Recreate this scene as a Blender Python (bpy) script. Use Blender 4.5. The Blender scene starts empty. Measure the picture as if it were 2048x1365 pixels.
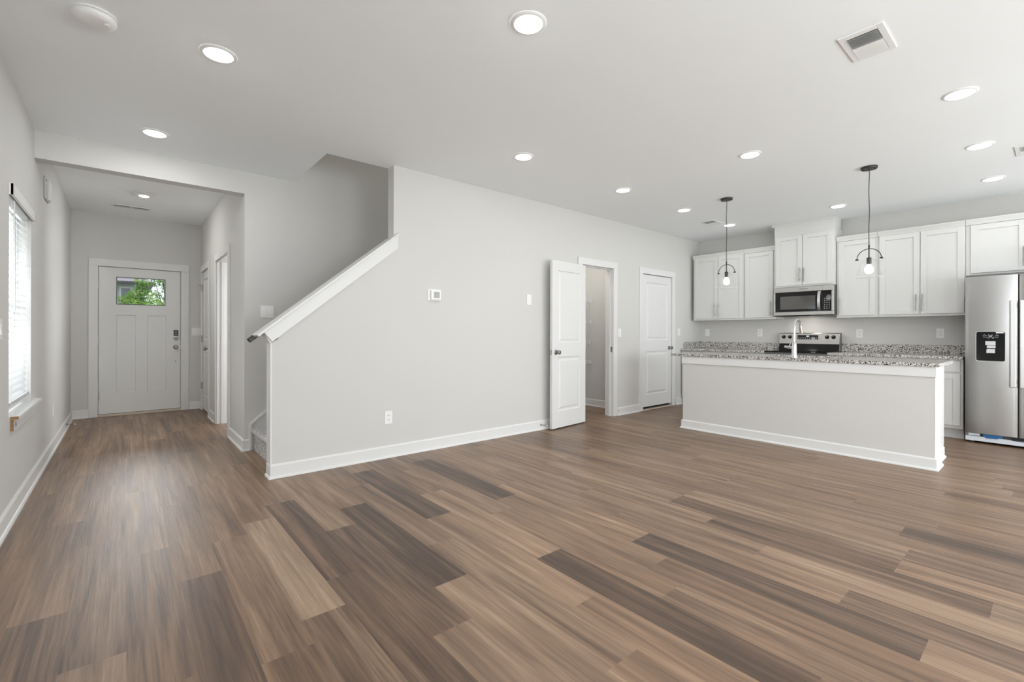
import bpy, bmesh, math, random
from mathutils import Vector
random.seed(7)
SC = bpy.context.scene
COL = SC.collection
PI = math.pi
R = math.radians

# ------------------------------------------------------------------ camera
cam_d = bpy.data.cameras.new('camera')
cam = bpy.data.objects.new('camera', cam_d)
COL.objects.link(cam)
cam_d.sensor_width = 36.0
cam_d.lens = 923.5 / 2048 * 36.0
cam_d.shift_y = -(682.5 - 666.6) / 2048
cam_d.clip_start = 0.02
cam_d.clip_end = 300
cam.location = (0, 0, 1.165)
from mathutils import Euler, Matrix
YAW, ROLL = R(40.08), 0.0023
cam.rotation_euler = (Matrix.Rotation(-YAW, 3, 'Z') @ Matrix.Rotation(PI / 2, 3, 'X') @ Matrix.Rotation(ROLL, 3, 'Z')).to_euler()
SC.camera = cam

# ------------------------------------------------------------------ colour management, world, daylight
SC.view_settings.view_transform = 'Standard'
SC.view_settings.look = 'None'
SC.view_settings.exposure = 0.03
SC.view_settings.gamma = 1.0
SC.view_settings.use_curve_mapping = False
SC.cycles.use_denoising = True
SC.cycles.max_bounces = 14
SC.cycles.diffuse_bounces = 8
SC.cycles.glossy_bounces = 5
SC.cycles.transparent_max_bounces = 16
SC.cycles.sample_clamp_indirect = 4.0
SC.cycles.sample_clamp_direct = 4.0

LAMP_W = 112.0       # radiance of the living room lamp lenses
HALL_W = 520.0      # glow added to the hallway fixture dome to brighten the hall
LAMP_K = 55.0        # kitchen lamps, set weaker to keep the cabinets from glaring
DAY_BACK = 90.0     # watts of daylight per square metre of back window
DAY_LEFT = 27.0
DAY_SIDE = 60.0     # window of the side room off the hallway
FILL_FRONT = 190.0   # added panel outside the entrance, stands in for bright sky
FILL_UP = 30.0        # added upstairs light without a window, lifts the dark stairwell
SKY = 1.15

w = bpy.data.worlds.new('sky')
SC.world = w
w.use_nodes = True
w.node_tree.nodes['Background'].inputs[0].default_value = (0.86, 0.93, 1.0, 1)
w.node_tree.nodes['Background'].inputs[1].default_value = SKY
sd = bpy.data.lights.new('sun', 'SUN')
sd.energy = 2.6
sd.angle = R(1.0)
sd.color = (1.0, 0.95, 0.86)
sun = bpy.data.objects.new('sun', sd)
COL.objects.link(sun)
sun.location = (12, -6, 14)
sun.rotation_euler = Vector((-1.0, 0.35, -1.25)).to_track_quat('-Z', 'Y').to_euler()


def daylight(name, loc, direction, sx, sy, watts, color):
    d = bpy.data.lights.new(name, 'AREA')
    d.shape = 'RECTANGLE'
    d.size, d.size_y = sx, sy
    d.energy = watts
    d.color = color
    o = bpy.data.objects.new(name, d)
    COL.objects.link(o)
    o.location = loc
    o.rotation_euler = Vector(direction).to_track_quat('-Z', 'Z').to_euler()
    return o


XL0 = -0.535
YB = -2.4            # wall behind the camera
BACK_OPEN = [(0.35, 2.15, 0.62, 2.1), (2.85, 4.65, 0.62, 2.1), (5.15, 7.0, 0.0, 2.06)]
for q, (a, b, c, d_) in enumerate(BACK_OPEN):
    daylight('daylight_back', ((a + b) / 2, YB - 0.22, (c + d_) / 2), (0, 1, 0), b - a, d_ - c, DAY_BACK * (1.3, 1.0, 1.05)[q] * (b - a) * (d_ - c) / PI, (0.93, 0.97, 1.0))
daylight('daylight_side_room', (2.85, 5.95, 1.4), (-1, 0, 0), 1.1, 1.4, DAY_SIDE, (0.96, 0.98, 1.0))
daylight('fill_upstairs', (4.55, 4.66, 4.6), (-1, 0, -0.25), 0.8, 0.9, FILL_UP, (1.0, 0.97, 0.93))  # added light high in the stairwell, brightens its upper wall
daylight('fill_left_back', (XL0 - 0.22, -1.25, 1.36), (1, 0, 0), 1.6, 1.48, 110.0 * 1.6 * 1.48 / PI, (0.93, 0.97, 1.0))  # added light outside an unseen window, brightens the island front
daylight('fill_front', (0.22, 11.2, 2.75), (0, -2.7, -1.0), 1.8, 0.8, FILL_FRONT, (0.95, 0.98, 1.0))  # added panel outdoors, puts a sheen on the hall floor through the glass
daylight('daylight_side', (-0.80, 4.57, 1.36), (1, 0, 0), 0.9, 1.4, DAY_LEFT, (0.93, 0.97, 1.0))


# ------------------------------------------------------------------ materials
def principled(name, col, rough=0.5, metal=0.0, spec=0.5):
    m = bpy.data.materials.new(name)
    m.use_nodes = True
    b = m.node_tree.nodes['Principled BSDF']
    b.inputs['Base Color'].default_value = (*col, 1)
    b.inputs['Roughness'].default_value = rough
    b.inputs['Metallic'].default_value = metal
    b.inputs['Specular IOR Level'].default_value = spec
    return m, m.node_tree.nodes, m.node_tree.links, b


def simple(name, col, rough=0.5, metal=0.0, spec=0.5, noise=0.0, nscale=40.0, bump=0.0, bscale=300.0):
    m, n, l, b = principled(name, col, rough, metal, spec)
    if noise or bump:
        tc = n.new('ShaderNodeTexCoord')
        if noise:
            t = n.new('ShaderNodeTexNoise')
            t.inputs['Scale'].default_value = nscale
            l.new(tc.outputs['Object'], t.inputs['Vector'])
            mx = n.new('ShaderNodeMix')
            mx.data_type = 'RGBA'
            mx.inputs['A'].default_value = (*[c * (1 - noise) for c in col], 1)
            mx.inputs['B'].default_value = (*[min(1, c * (1 + noise)) for c in col], 1)
            l.new(t.outputs['Fac'], mx.inputs['Factor'])
            l.new(mx.outputs['Result'], b.inputs['Base Color'])
        if bump:
            t2 = n.new('ShaderNodeTexNoise')
            t2.inputs['Scale'].default_value = bscale
            t2.inputs['Detail'].default_value = 3
            l.new(tc.outputs['Object'], t2.inputs['Vector'])
            bp = n.new('ShaderNodeBump')
            bp.inputs['Strength'].default_value = bump
            bp.inputs['Distance'].default_value = 0.002
            l.new(t2.outputs['Fac'], bp.inputs['Height'])
            l.new(bp.outputs['Normal'], b.inputs['Normal'])
    return m


def emission(name, col, strength):
    m = bpy.data.materials.new(name)
    m.use_nodes = True
    n, l = m.node_tree.nodes, m.node_tree.links
    n.clear()
    e = n.new('ShaderNodeEmission')
    e.inputs[0].default_value = (*col, 1)
    e.inputs[1].default_value = strength
    o = n.new('ShaderNodeOutputMaterial')
    l.new(e.outputs[0], o.inputs[0])
    return m


def thin_glass(name, tint=(0.97, 0.98, 0.98), edge=0.5, base=0.04, rough=0.0, haze=0.0):
    m = bpy.data.materials.new(name)
    m.use_nodes = True
    n, l = m.node_tree.nodes, m.node_tree.links
    n.clear()
    lw = n.new('ShaderNodeLayerWeight')
    lw.inputs['Blend'].default_value = 0.5
    pw = n.new('ShaderNodeMath')
    pw.operation = 'POWER'
    l.new(lw.outputs['Facing'], pw.inputs[0])
    pw.inputs[1].default_value = 4.0
    fr = n.new('ShaderNodeMath')
    fr.operation = 'MULTIPLY_ADD'
    l.new(pw.outputs[0], fr.inputs[0])
    fr.inputs[1].default_value = edge
    fr.inputs[2].default_value = base
    tr = n.new('ShaderNodeBsdfTransparent')
    tr.inputs[0].default_value = (*tint, 1)
    gl = n.new('ShaderNodeBsdfGlossy')
    gl.inputs['Roughness'].default_value = rough
    mx = n.new('ShaderNodeMixShader')
    l.new(fr.outputs[0], mx.inputs[0])
    l.new(tr.outputs[0], mx.inputs[1])
    l.new(gl.outputs[0], mx.inputs[2])
    out = n.new('ShaderNodeOutputMaterial')
    last = mx
    if haze:
        df = n.new('ShaderNodeBsdfTranslucent')
        df.inputs[0].default_value = (0.9, 0.9, 0.9, 1)
        m2 = n.new('ShaderNodeMixShader')
        m2.inputs[0].default_value = haze
        l.new(mx.outputs[0], m2.inputs[1])
        l.new(df.outputs[0], m2.inputs[2])
        last = m2
    l.new(last.outputs[0], out.inputs[0])
    return m


def ramp(n, stops):
    r = n.new('ShaderNodeValToRGB')
    el = r.color_ramp.elements
    while len(el) < len(stops):
        el.new(0.5)
    for e, (p, c) in zip(el, stops):
        e.position = p
        e.color = (*c, 1)
    return r


def mat_floor():
    m, n, l, b = principled('vinyl_plank', (0.25, 0.18, 0.14), 0.42, 0, 0.5)
    tc = n.new('ShaderNodeTexCoord')
    at = n.new('ShaderNodeAttribute')
    at.attribute_name = 'plank'
    sep = n.new('ShaderNodeSeparateColor')
    l.new(at.outputs['Color'], sep.inputs[0])
    # offset each plank's grain
    off = n.new('ShaderNodeVectorMath')
    off.operation = 'MULTIPLY_ADD'
    l.new(at.outputs['Color'], off.inputs[0])
    off.inputs[1].default_value = (37.0, 53.0, 11.0)
    l.new(tc.outputs['Object'], off.inputs[2])

    def nz(sx, sy, scale, detail, dist=0.0, rough=0.55):
        mp = n.new('ShaderNodeMapping')
        mp.inputs['Scale'].default_value = (sx, sy, 1)
        l.new(off.outputs[0], mp.inputs[0])
        t = n.new('ShaderNodeTexNoise')
        t.inputs['Scale'].default_value = scale
        t.inputs['Detail'].default_value = detail
        t.inputs['Distortion'].default_value = dist
        t.inputs['Roughness'].default_value = rough
        l.new(mp.outputs[0], t.inputs['Vector'])
        return t
    broad = nz(1.0, 0.055, 15.0, 3, 0.7)
    streak = nz(1.0, 0.022, 70.0, 4, 0.35, 0.6)
    fine = nz(1.0, 0.03, 260.0, 4, 0.2, 0.7)
    # v = tone + a*(broad-.5) + b*(streak-.5) + c*(fine-.5)

    def madd(src, k, base):
        q = n.new('ShaderNodeMath')
        q.operation = 'MULTIPLY_ADD'
        l.new(src, q.inputs[0])
        q.inputs[1].default_value = k
        if isinstance(base, float):
            q.inputs[2].default_value = base
        else:
            l.new(base, q.inputs[2])
        return q.outputs[0]
    v = madd(sep.outputs[0], 1.0, -1.16)
    v = madd(broad.outputs['Fac'], 1.25, v)
    v = madd(streak.outputs['Fac'], 0.66, v)
    v = madd(fine.outputs['Fac'], 0.40, v)
    rp = ramp(n, [(0.0, (0.056, 0.036, 0.025)), (0.28, (0.118, 0.077, 0.054)), (0.55, (0.205, 0.140, 0.097)), (0.8, (0.295, 0.213, 0.153)), (1.0, (0.40, 0.305, 0.232))])
    l.new(v, rp.inputs[0])
    # slight warm / grey variation between planks
    mx = n.new('ShaderNodeMix')
    mx.data_type = 'RGBA'
    mx.blend_type = 'MULTIPLY'
    mx.inputs['Factor'].default_value = 1.0
    tint = n.new('ShaderNodeMix')
    tint.data_type = 'RGBA'
    tint.inputs['A'].default_value = (1.055, 0.935, 0.81, 1)
    tint.inputs['B'].default_value = (1.02, 0.95, 0.87, 1)
    l.new(sep.outputs[2], tint.inputs['Factor'])
    l.new(rp.outputs[0], mx.inputs['A'])
    l.new(tint.outputs['Result'], mx.inputs['B'])
    l.new(mx.outputs['Result'], b.inputs['Base Color'])
    bp = n.new('ShaderNodeBump')
    bp.inputs['Strength'].default_value = 0.5
    bp.inputs['Distance'].default_value = 0.0014
    hh = madd(streak.outputs['Fac'], 0.6, 0.0)
    hh = madd(fine.outputs['Fac'], 0.7, hh)
    l.new(hh, bp.inputs['Height'])
    l.new(bp.outputs['Normal'], b.inputs['Normal'])
    rr = madd(streak.outputs['Fac'], -0.16, 0.46)
    l.new(rr, b.inputs['Roughness'])
    return m


def mat_granite():
    m, n, l, b = principled('granite', (0.6, 0.58, 0.55), 0.16, 0, 0.5)
    tc = n.new('ShaderNodeTexCoord')

    def vor(scale):
        t = n.new('ShaderNodeTexVoronoi')
        t.inputs['Scale'].default_value = scale
        l.new(tc.outputs['Object'], t.inputs['Vector'])
        s = n.new('ShaderNodeSeparateColor')
        l.new(t.outputs['Color'], s.inputs[0])
        return s.outputs[0]
    a = vor(120.0)
    r1 = ramp(n, [(0.0, (0.035, 0.034, 0.036)), (0.17, (0.06, 0.055, 0.055)), (0.22, (0.25, 0.235, 0.22)), (0.42, (0.36, 0.335, 0.31)), (0.47, (0.68, 0.65, 0.61)), (1.0, (0.84, 0.82, 0.79))])
    l.new(a, r1.inputs[0])
    c = vor(260.0)
    r2 = ramp(n, [(0.0, (0.16, 0.15, 0.15)), (0.3, (0.55, 0.53, 0.51)), (0.42, (1, 1, 1)), (1.0, (1, 1, 1))])
    l.new(c, r2.inputs[0])
    mx = n.new('ShaderNodeMix')
    mx.data_type = 'RGBA'
    mx.blend_type = 'MULTIPLY'
    mx.inputs['Factor'].default_value = 0.8
    l.new(r1.outputs[0], mx.inputs['A'])
    l.new(r2.outputs[0], mx.inputs['B'])
    l.new(mx.outputs['Result'], b.inputs['Base Color'])
    return m


def mat_carpet():
    m, n, l, b = principled('stair_carpet', (0.45, 0.44, 0.43), 0.95, 0, 0.1)
    tc = n.new('ShaderNodeTexCoord')
    t = n.new('ShaderNodeTexNoise')
    t.inputs['Scale'].default_value = 60
    t.inputs['Detail'].default_value = 4
    t.inputs['Roughness'].default_value = 0.8
    l.new(tc.outputs['Object'], t.inputs['Vector'])
    rp = ramp(n, [(0.36, (0.15, 0.145, 0.15)), (0.46, (0.42, 0.41, 0.41)), (0.54, (0.55, 0.54, 0.53)), (0.63, (0.84, 0.83, 0.81))])
    l.new(t.outputs['Fac'], rp.inputs[0])
    l.new(rp.outputs[0], b.inputs['Base Color'])
    bp = n.new('ShaderNodeBump')
    bp.inputs['Strength'].default_value = 0.9
    bp.inputs['Distance'].default_value = 0.006
    l.new(t.outputs['Fac'], bp.inputs['Height'])
    l.new(bp.outputs['Normal'], b.inputs['Normal'])
    return m


def mat_steel(name, axis=2, col=(0.47, 0.467, 0.46), rough=0.27):
    m, n, l, b = principled(name, col, rough, 1.0)
    tc = n.new('ShaderNodeTexCoord')
    mp = n.new('ShaderNodeMapping')
    sc = [500.0, 500.0, 500.0]
    sc[axis] = 4.0
    mp.inputs['Scale'].default_value = sc
    l.new(tc.outputs['Object'], mp.inputs[0])
    t = n.new('ShaderNodeTexNoise')
    t.inputs['Scale'].default_value = 1.0
    t.inputs['Detail'].default_value = 2
    l.new(mp.outputs[0], t.inputs['Vector'])
    q = n.new('ShaderNodeMath')
    q.operation = 'MULTIPLY_ADD'
    l.new(t.outputs['Fac'], q.inputs[0])
    q.inputs[1].default_value = 0.016
    q.inputs[2].default_value = rough - 0.008
    l.new(q.outputs[0], b.inputs['Roughness'])
    return m


def mat_leaf():
    m, n, l, b = principled('leaf', (0.16, 0.34, 0.04), 0.5, 0, 0.3)
    tc = n.new('ShaderNodeTexCoord')
    t = n.new('ShaderNodeTexNoise')
    t.inputs['Scale'].default_value = 3.0
    l.new(tc.outputs['Object'], t.inputs['Vector'])
    rp = ramp(n, [(0.3, (0.09, 0.24, 0.03)), (0.5, (0.24, 0.45, 0.06)), (0.7, (0.50, 0.68, 0.14))])
    l.new(t.outputs['Fac'], rp.inputs[0])
    l.new(rp.outputs[0], b.inputs['Base Color'])
    tl = n.new('ShaderNodeBsdfTranslucent')
    l.new(rp.outputs[0], tl.inputs[0])
    mx = n.new('ShaderNodeMixShader')
    mx.inputs[0].default_value = 0.4
    l.new(b.outputs[0], mx.inputs[1])
    l.new(tl.outputs[0], mx.inputs[2])
    l.new(mx.outputs[0], n['Material Output'].inputs[0])
    return m


def mat_siding(name, col):
    m, n, l, b = principled(name, col, 0.7)
    tc = n.new('ShaderNodeTexCoord')
    wv = n.new('ShaderNodeTexWave')
    wv.bands_direction = 'Z'
    wv.wave_profile = 'SAW'
    wv.inputs['Scale'].default_value = 2.0
    l.new(tc.outputs['Object'], wv.inputs['Vector'])
    bp = n.new('ShaderNodeBump')
    bp.inputs['Strength'].default_value = 0.6
    bp.inputs['Distance'].default_value = 0.02
    l.new(wv.outputs['Fac'], bp.inputs['Height'])
    l.new(bp.outputs['Normal'], b.inputs['Normal'])
    return m


def mat_shingle():
    m, n, l, b = principled('shingles', (0.2, 0.19, 0.2), 0.9)
    tc = n.new('ShaderNodeTexCoord')
    t = n.new('ShaderNodeTexBrick')
    t.inputs['Scale'].default_value = 4.0
    t.inputs['Color1'].default_value = (0.26, 0.24, 0.27, 1)
    t.inputs['Color2'].default_value = (0.34, 0.31, 0.34, 1)
    t.inputs['Mortar'].default_value = (0.16, 0.15, 0.17, 1)
    l.new(tc.outputs['Object'], t.inputs['Vector'])
    l.new(t.outputs['Color'], b.inputs['Base Color'])
    return m


MT = {}
MT['wall'] = simple('wall_paint', (0.632, 0.624, 0.604), 0.75, 0, 0.25, bump=0.06, bscale=220)
MT['ceil'] = simple('ceiling_paint', (0.905, 0.93, 0.94), 0.9, 0, 0.1, bump=0.05, bscale=260)
MT['trim'] = simple('trim_paint', (0.745, 0.745, 0.735), 0.38, 0, 0.4, bump=0.015, bscale=120)
MT['cab'] = simple('cabinet_paint', (0.70, 0.70, 0.685), 0.35, 0, 0.4, bump=0.01, bscale=90)
MT['plastic'] = simple('white_plastic', (0.84, 0.84, 0.83), 0.35, 0, 0.45, noise=0.01)
MT['slot'] = simple('outlet_slot', (0.10, 0.10, 0.10), 0.6, noise=0.02)
MT['floor'] = mat_floor()
MT['granite'] = mat_granite()
MT['carpet'] = mat_carpet()
MT['steel'] = mat_steel('brushed_steel_vertical', 2)
MT['steelh'] = mat_steel('brushed_steel_horizontal', 1, (0.56, 0.55, 0.53), 0.26)
MT['handle'] = mat_steel('fridge_handle_steel', 2, (0.80, 0.80, 0.80), 0.30)
MT['nickel'] = simple('satin_nickel', (0.32, 0.31, 0.295), 0.28, 1.0, noise=0.03)
MT['chrome'] = simple('chrome', (0.80, 0.80, 0.80), 0.09, 1.0, noise=0.01)
MT['hinge'] = simple('hinge_metal', (0.42, 0.41, 0.40), 0.35, 1.0, noise=0.03)
MT['black'] = simple('black_metal', (0.018, 0.017, 0.016), 0.42, 0.0, 0.5, noise=0.1)
MT['gloss'] = simple('black_glass', (0.010, 0.010, 0.010), 0.05, 0.0, 0.3, noise=0.02)
MT['mwglass'] = simple('microwave_window', (0.040, 0.038, 0.034), 0.05, 0.0, 0.6, noise=0.02)
MT['mwglass'].node_tree.nodes['Principled BSDF'].inputs['IOR'].default_value = 1.9
MT['dark'] = simple('dark_grey', (0.07, 0.068, 0.066), 0.5, noise=0.05)
MT['appl'] = simple('appliance_side', (0.16, 0.155, 0.15), 0.45, 0.2, noise=0.03)
MT['blackplastic'] = simple('black_plastic', (0.010, 0.010, 0.011), 0.18, 0, 0.18, noise=0.05)
MT['silver'] = simple('silver_plastic', (0.66, 0.67, 0.68), 0.3, 0.4, noise=0.02)
MT['kick'] = simple('pale_grey_plastic', (0.62, 0.65, 0.69), 0.45, noise=0.02)
MT['blue'] = simple('blue_plastic', (0.025, 0.14, 0.36), 0.4, noise=0.06)
MT['mark'] = simple('panel_print', (0.62, 0.62, 0.62), 0.5, noise=0.02)
MT['lcd'] = simple('display_grey', (0.36, 0.38, 0.36), 0.3, noise=0.03)
MT['led'] = emission('display_digits', (0.75, 0.85, 1.0), 1.2)
MT['espresso'] = simple('espresso_wood', (0.022, 0.015, 0.011), 0.4, noise=0.35, nscale=25)
MT['rawwood'] = simple('raw_wood', (0.30, 0.17, 0.085), 0.8, noise=0.35, nscale=60)
MT['thresh'] = simple('threshold', (0.55, 0.47, 0.39), 0.5, noise=0.08)
MT['inkmark'] = simple('blue_ink', (0.08, 0.09, 0.22), 0.7, noise=0.05)
MT['lens'] = emission('lamp_lens', (0.985, 0.99, 1.0), LAMP_W)
MT['lens_dim'] = emission('lamp_lens_weaker', (0.985, 0.99, 1.0), LAMP_K)
MT['bulb'] = emission('lamp_bulb', (1.0, 0.96, 0.90), 9.0)
MT['offlens'] = simple('unlit_lens', (0.86, 0.86, 0.85), 0.25, noise=0.01)
MT['glass'] = thin_glass('window_glass')
MT['shade'] = thin_glass('clear_shade_glass', (0.985, 0.99, 0.99), 0.34, 0.025, 0.02, 0.012)
MT['rim'] = thin_glass('shade_rim_glass', (0.97, 0.98, 0.98), 0.3, 0.05, 0.05, 0.55)
MT['gasket'] = simple('door_lite_frame', (0.10, 0.11, 0.13), 0.5, noise=0.04)
MT['leaf'] = mat_leaf()
MT['bark'] = simple('bark', (0.16, 0.12, 0.09), 0.9, noise=0.3, nscale=20)
MT['siding'] = mat_siding('pale_siding', (0.60, 0.64, 0.74))
MT['shingle'] = mat_shingle()
MT['fascia'] = simple('dark_gutter', (0.05, 0.05, 0.055), 0.5, noise=0.05)
MT['hwin'] = simple('house_window', (0.22, 0.24, 0.29), 0.15, noise=0.1)
MT['grass'] = simple('lawn', (0.14, 0.17, 0.08), 0.95, noise=0.4, nscale=8)
MT['brick'] = simple('stucco', (0.55, 0.53, 0.5), 0.9, noise=0.05)


def mat_slat():
    m, n, l, b = principled('blind_slat', (0.86, 0.87, 0.88), 0.4, 0, 0.4)
    tl = n.new('ShaderNodeBsdfTranslucent')
    tl.inputs[0].default_value = (0.86, 0.90, 0.93, 1)
    mx = n.new('ShaderNodeMixShader')
    mx.inputs[0].default_value = 0.15
    l.new(b.outputs[0], mx.inputs[1])
    l.new(tl.outputs[0], mx.inputs[2])
    l.new(mx.outputs[0], n['Material Output'].inputs[0])
    return m


MT['slat'] = mat_slat()

# ------------------------------------------------------------------ mesh builder
WL = {}


class Fr:
    def __init__(s, o=(0, 0, 0), U=(1, 0, 0), V=(0, 1, 0), N=(0, 0, 1)):
        s.o, s.U, s.V, s.N = Vector(o), Vector(U), Vector(V), Vector(N)

    def __call__(s, u, v, d):
        return s.o + s.U * u + s.V * v + s.N * d


W = Fr()


def on_y(y):      # surface facing -Y: u = X, v = Z
    return Fr((0, y, 0), (1, 0, 0), (0, 0, 1), (0, -1, 0))


def on_x_neg(x):  # surface facing -X: u = -Y, v = Z
    return Fr((x, 0, 0), (0, -1, 0), (0, 0, 1), (-1, 0, 0))


def on_x_pos(x):  # surface facing +X: u = Y, v = Z
    return Fr((x, 0, 0), (0, 1, 0), (0, 0, 1), (1, 0, 0))


def on_ceil(z):   # surface facing down: u = X, v = -Y
    return Fr((0, 0, z), (1, 0, 0), (0, -1, 0), (0, 0, -1))


class M:
    def __init__(s, fr=W):
        s.fr, s.v, s.f, s.mi, s.m = fr, [], [], [], 0

    def quadmesh(s, pts, faces):
        b = len(s.v)
        s.v += [s.fr(*p) for p in pts]
        for f in faces:
            s.f.append([b + i for i in f])
            s.mi.append(s.m)
        return s

    def box(s, u0, u1, v0, v1, d0, d1):
        p = [(u, v, d) for d in (d0, d1) for v in (v0, v1) for u in (u0, u1)]
        return s.quadmesh(p, [(0, 2, 3, 1), (4, 5, 7, 6), (0, 1, 5, 4), (2, 6, 7, 3), (0, 4, 6, 2), (1, 3, 7, 5)])

    def prism(s, poly, d0, d1):
        k = len(poly)
        p = [(a, b, d0) for a, b in poly] + [(a, b, d1) for a, b in poly]
        return s.quadmesh(p, [tuple(range(k))[::-1], tuple(range(k, 2 * k))] + [(i, (i + 1) % k, k + (i + 1) % k, k + i) for i in range(k)])

    def lathe(s, prof, c=(0, 0, 0), seg=32, axis='d', cap=True):
        # prof: (radius, height) along the frame's axis
        pts, fc = [], []
        for r, h in prof:
            for i in range(seg):
                a = 2 * PI * i / seg
                x, y = r * math.cos(a), r * math.sin(a)
                q = {'d': (x, y, h), 'v': (x, h, y), 'u': (h, x, y)}[axis]
                pts.append((c[0] + q[0], c[1] + q[1], c[2] + q[2]))
        for j in range(len(prof) - 1):
            for i in range(seg):
                k = (i + 1) % seg
                fc.append((j * seg + i, j * seg + k, (j + 1) * seg + k, (j + 1) * seg + i))
        if cap:
            fc.append(tuple(range(seg))[::-1])
            e = (len(prof) - 1) * seg
            fc.append(tuple(range(e, e + seg)))
        return s.quadmesh(pts, fc)

    def tube(s, path, r, seg=10):
        path = [Vector(p) for p in path]
        rs = r if isinstance(r, (list, tuple)) else [r] * len(path)
        pts, fc = [], []
        ref = None
        for i, p in enumerate(path):
            t = (path[min(i + 1, len(path) - 1)] - path[max(i - 1, 0)]).normalized()
            if ref is None:
                ref = Vector((0, 0, 1)) if abs(t.z) < 0.9 else Vector((1, 0, 0))
            a = (ref - t * ref.dot(t)).normalized()
            ref = a
            b = t.cross(a)
            for k in range(seg):
                th = 2 * PI * k / seg
                pts.append(tuple(p + (a * math.cos(th) + b * math.sin(th)) * rs[i]))
        for j in range(len(path) - 1):
            for i in range(seg):
                k = (i + 1) % seg
                fc.append((j * seg + i, j * seg + k, (j + 1) * seg + k, (j + 1) * seg + i))
        fc.append(tuple(range(seg))[::-1])
        e = (len(path) - 1) * seg
        fc.append(tuple(range(e, e + seg)))
        return s.quadmesh(pts, fc)

    def sweep(s, prof, a0, a1, k0=0, k1=0):
        # profile in (v, d) swept along u; k0/k1 = 1 mitres an outside corner at that end
        k = len(prof)
        p = [(a0 - k0 * d, v, d) for v, d in prof] + [(a1 + k1 * d, v, d) for v, d in prof]
        return s.quadmesh(p, [tuple(range(k))[::-1], tuple(range(k, 2 * k))] + [(i, (i + 1) % k, k + (i + 1) % k, k + i) for i in range(k)])

    def rings(s, u0, u1, v0, v1, steps):
        # concentric rectangles: steps = [(inset, depth), ...]; closes the last one
        pts, fc = [], []
        for ins, d in steps:
            pts += [(u0 + ins, v0 + ins, d), (u1 - ins, v0 + ins, d), (u1 - ins, v1 - ins, d), (u0 + ins, v1 - ins, d)]
        for j in range(len(steps) - 1):
            for i in range(4):
                k = (i + 1) % 4
                fc.append((4 * j + i, 4 * j + k, 4 * j + 4 + k, 4 * j + 4 + i))
        e = 4 * (len(steps) - 1)
        fc.append((e, e + 1, e + 2, e + 3))
        return s.quadmesh(pts, fc)

    def build(s, name, mats, parent=None, loc=None, bevel=0.0, smooth=False, recalc=True, **props):
        if not isinstance(mats, (list, tuple)):
            mats = [mats]
        if parent is not None:
            o0 = WL[parent.name]
        elif loc is not None:
            o0 = Vector(loc)
        else:
            o0 = Vector(((min(p.x for p in s.v) + max(p.x for p in s.v)) / 2, (min(p.y for p in s.v) + max(p.y for p in s.v)) / 2, min(p.z for p in s.v)))
        me = bpy.data.meshes.new(name)
        me.from_pydata([tuple(p - o0) for p in s.v], [], s.f)
        for k in mats:
            me.materials.append(MT[k] if isinstance(k, str) else k)
        for p, i in zip(me.polygons, s.mi):
            p.material_index = i
        if recalc:
            bm = bmesh.new()
            bm.from_mesh(me)
            bmesh.ops.recalc_face_normals(bm, faces=bm.faces)
            bm.to_mesh(me)
            bm.free()
        if smooth:
            for p in me.polygons:
                p.use_smooth = True
            me.set_sharp_from_angle(angle=R(38))
        me.update()
        o = bpy.data.objects.new(name, me)
        COL.objects.link(o)
        if parent is not None:
            o.parent = parent
        else:
            o.location = o0
        WL[o.name] = o0
        if bevel:
            md = o.modifiers.new('bevel', 'BEVEL')
            md.width = bevel
            md.segments = 2
            md.limit_method = 'ANGLE'
            md.angle_limit = R(40)
        for k, v in props.items():
            o[k] = v
        return o


def thing(name, label, cat, loc=(0, 0, 0), group=None, kind=None):
    o = bpy.data.objects.new(name, None)
    o.empty_display_size = 0.1
    COL.objects.link(o)
    o.location = loc
    WL[o.name] = Vector(loc)
    o['label'], o['category'] = label, cat
    if group:
        o['group'] = group
    if kind:
        o['kind'] = kind
    return o


def struct(m, name, mats, label, cat, **k):
    return m.build(name, mats, label=label, category=cat, kind='structure', **k)


def copy_tree(o, loc, label, rotz=None):
    c = o.copy()
    COL.objects.link(c)
    c.location = loc
    if rotz is not None:
        c.rotation_euler.z = rotz
    c['label'] = label
    WL[c.name] = Vector(loc)

    def rec(src, dst):
        for ch in list(src.children):
            d = ch.copy()
            COL.objects.link(d)
            d.parent = dst
            rec(ch, d)
    rec(o, c)
    return c


# ------------------------------------------------------------------ dimensions
CZ = 2.745           # ceiling
HZ = 2.80            # hall ceiling
XL = -0.535          # left wall face
YS = 4.045           # stair wall face (faces the room)
YSB = 4.165          # its back, towards the stairs
YW = 5.165           # stairwell back wall / hall beam face
XH = 0.91            # hall right wall face
YF = 8.49            # front door wall face
XK = 7.66            # kitchen wall face
TOP = 5.4

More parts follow.
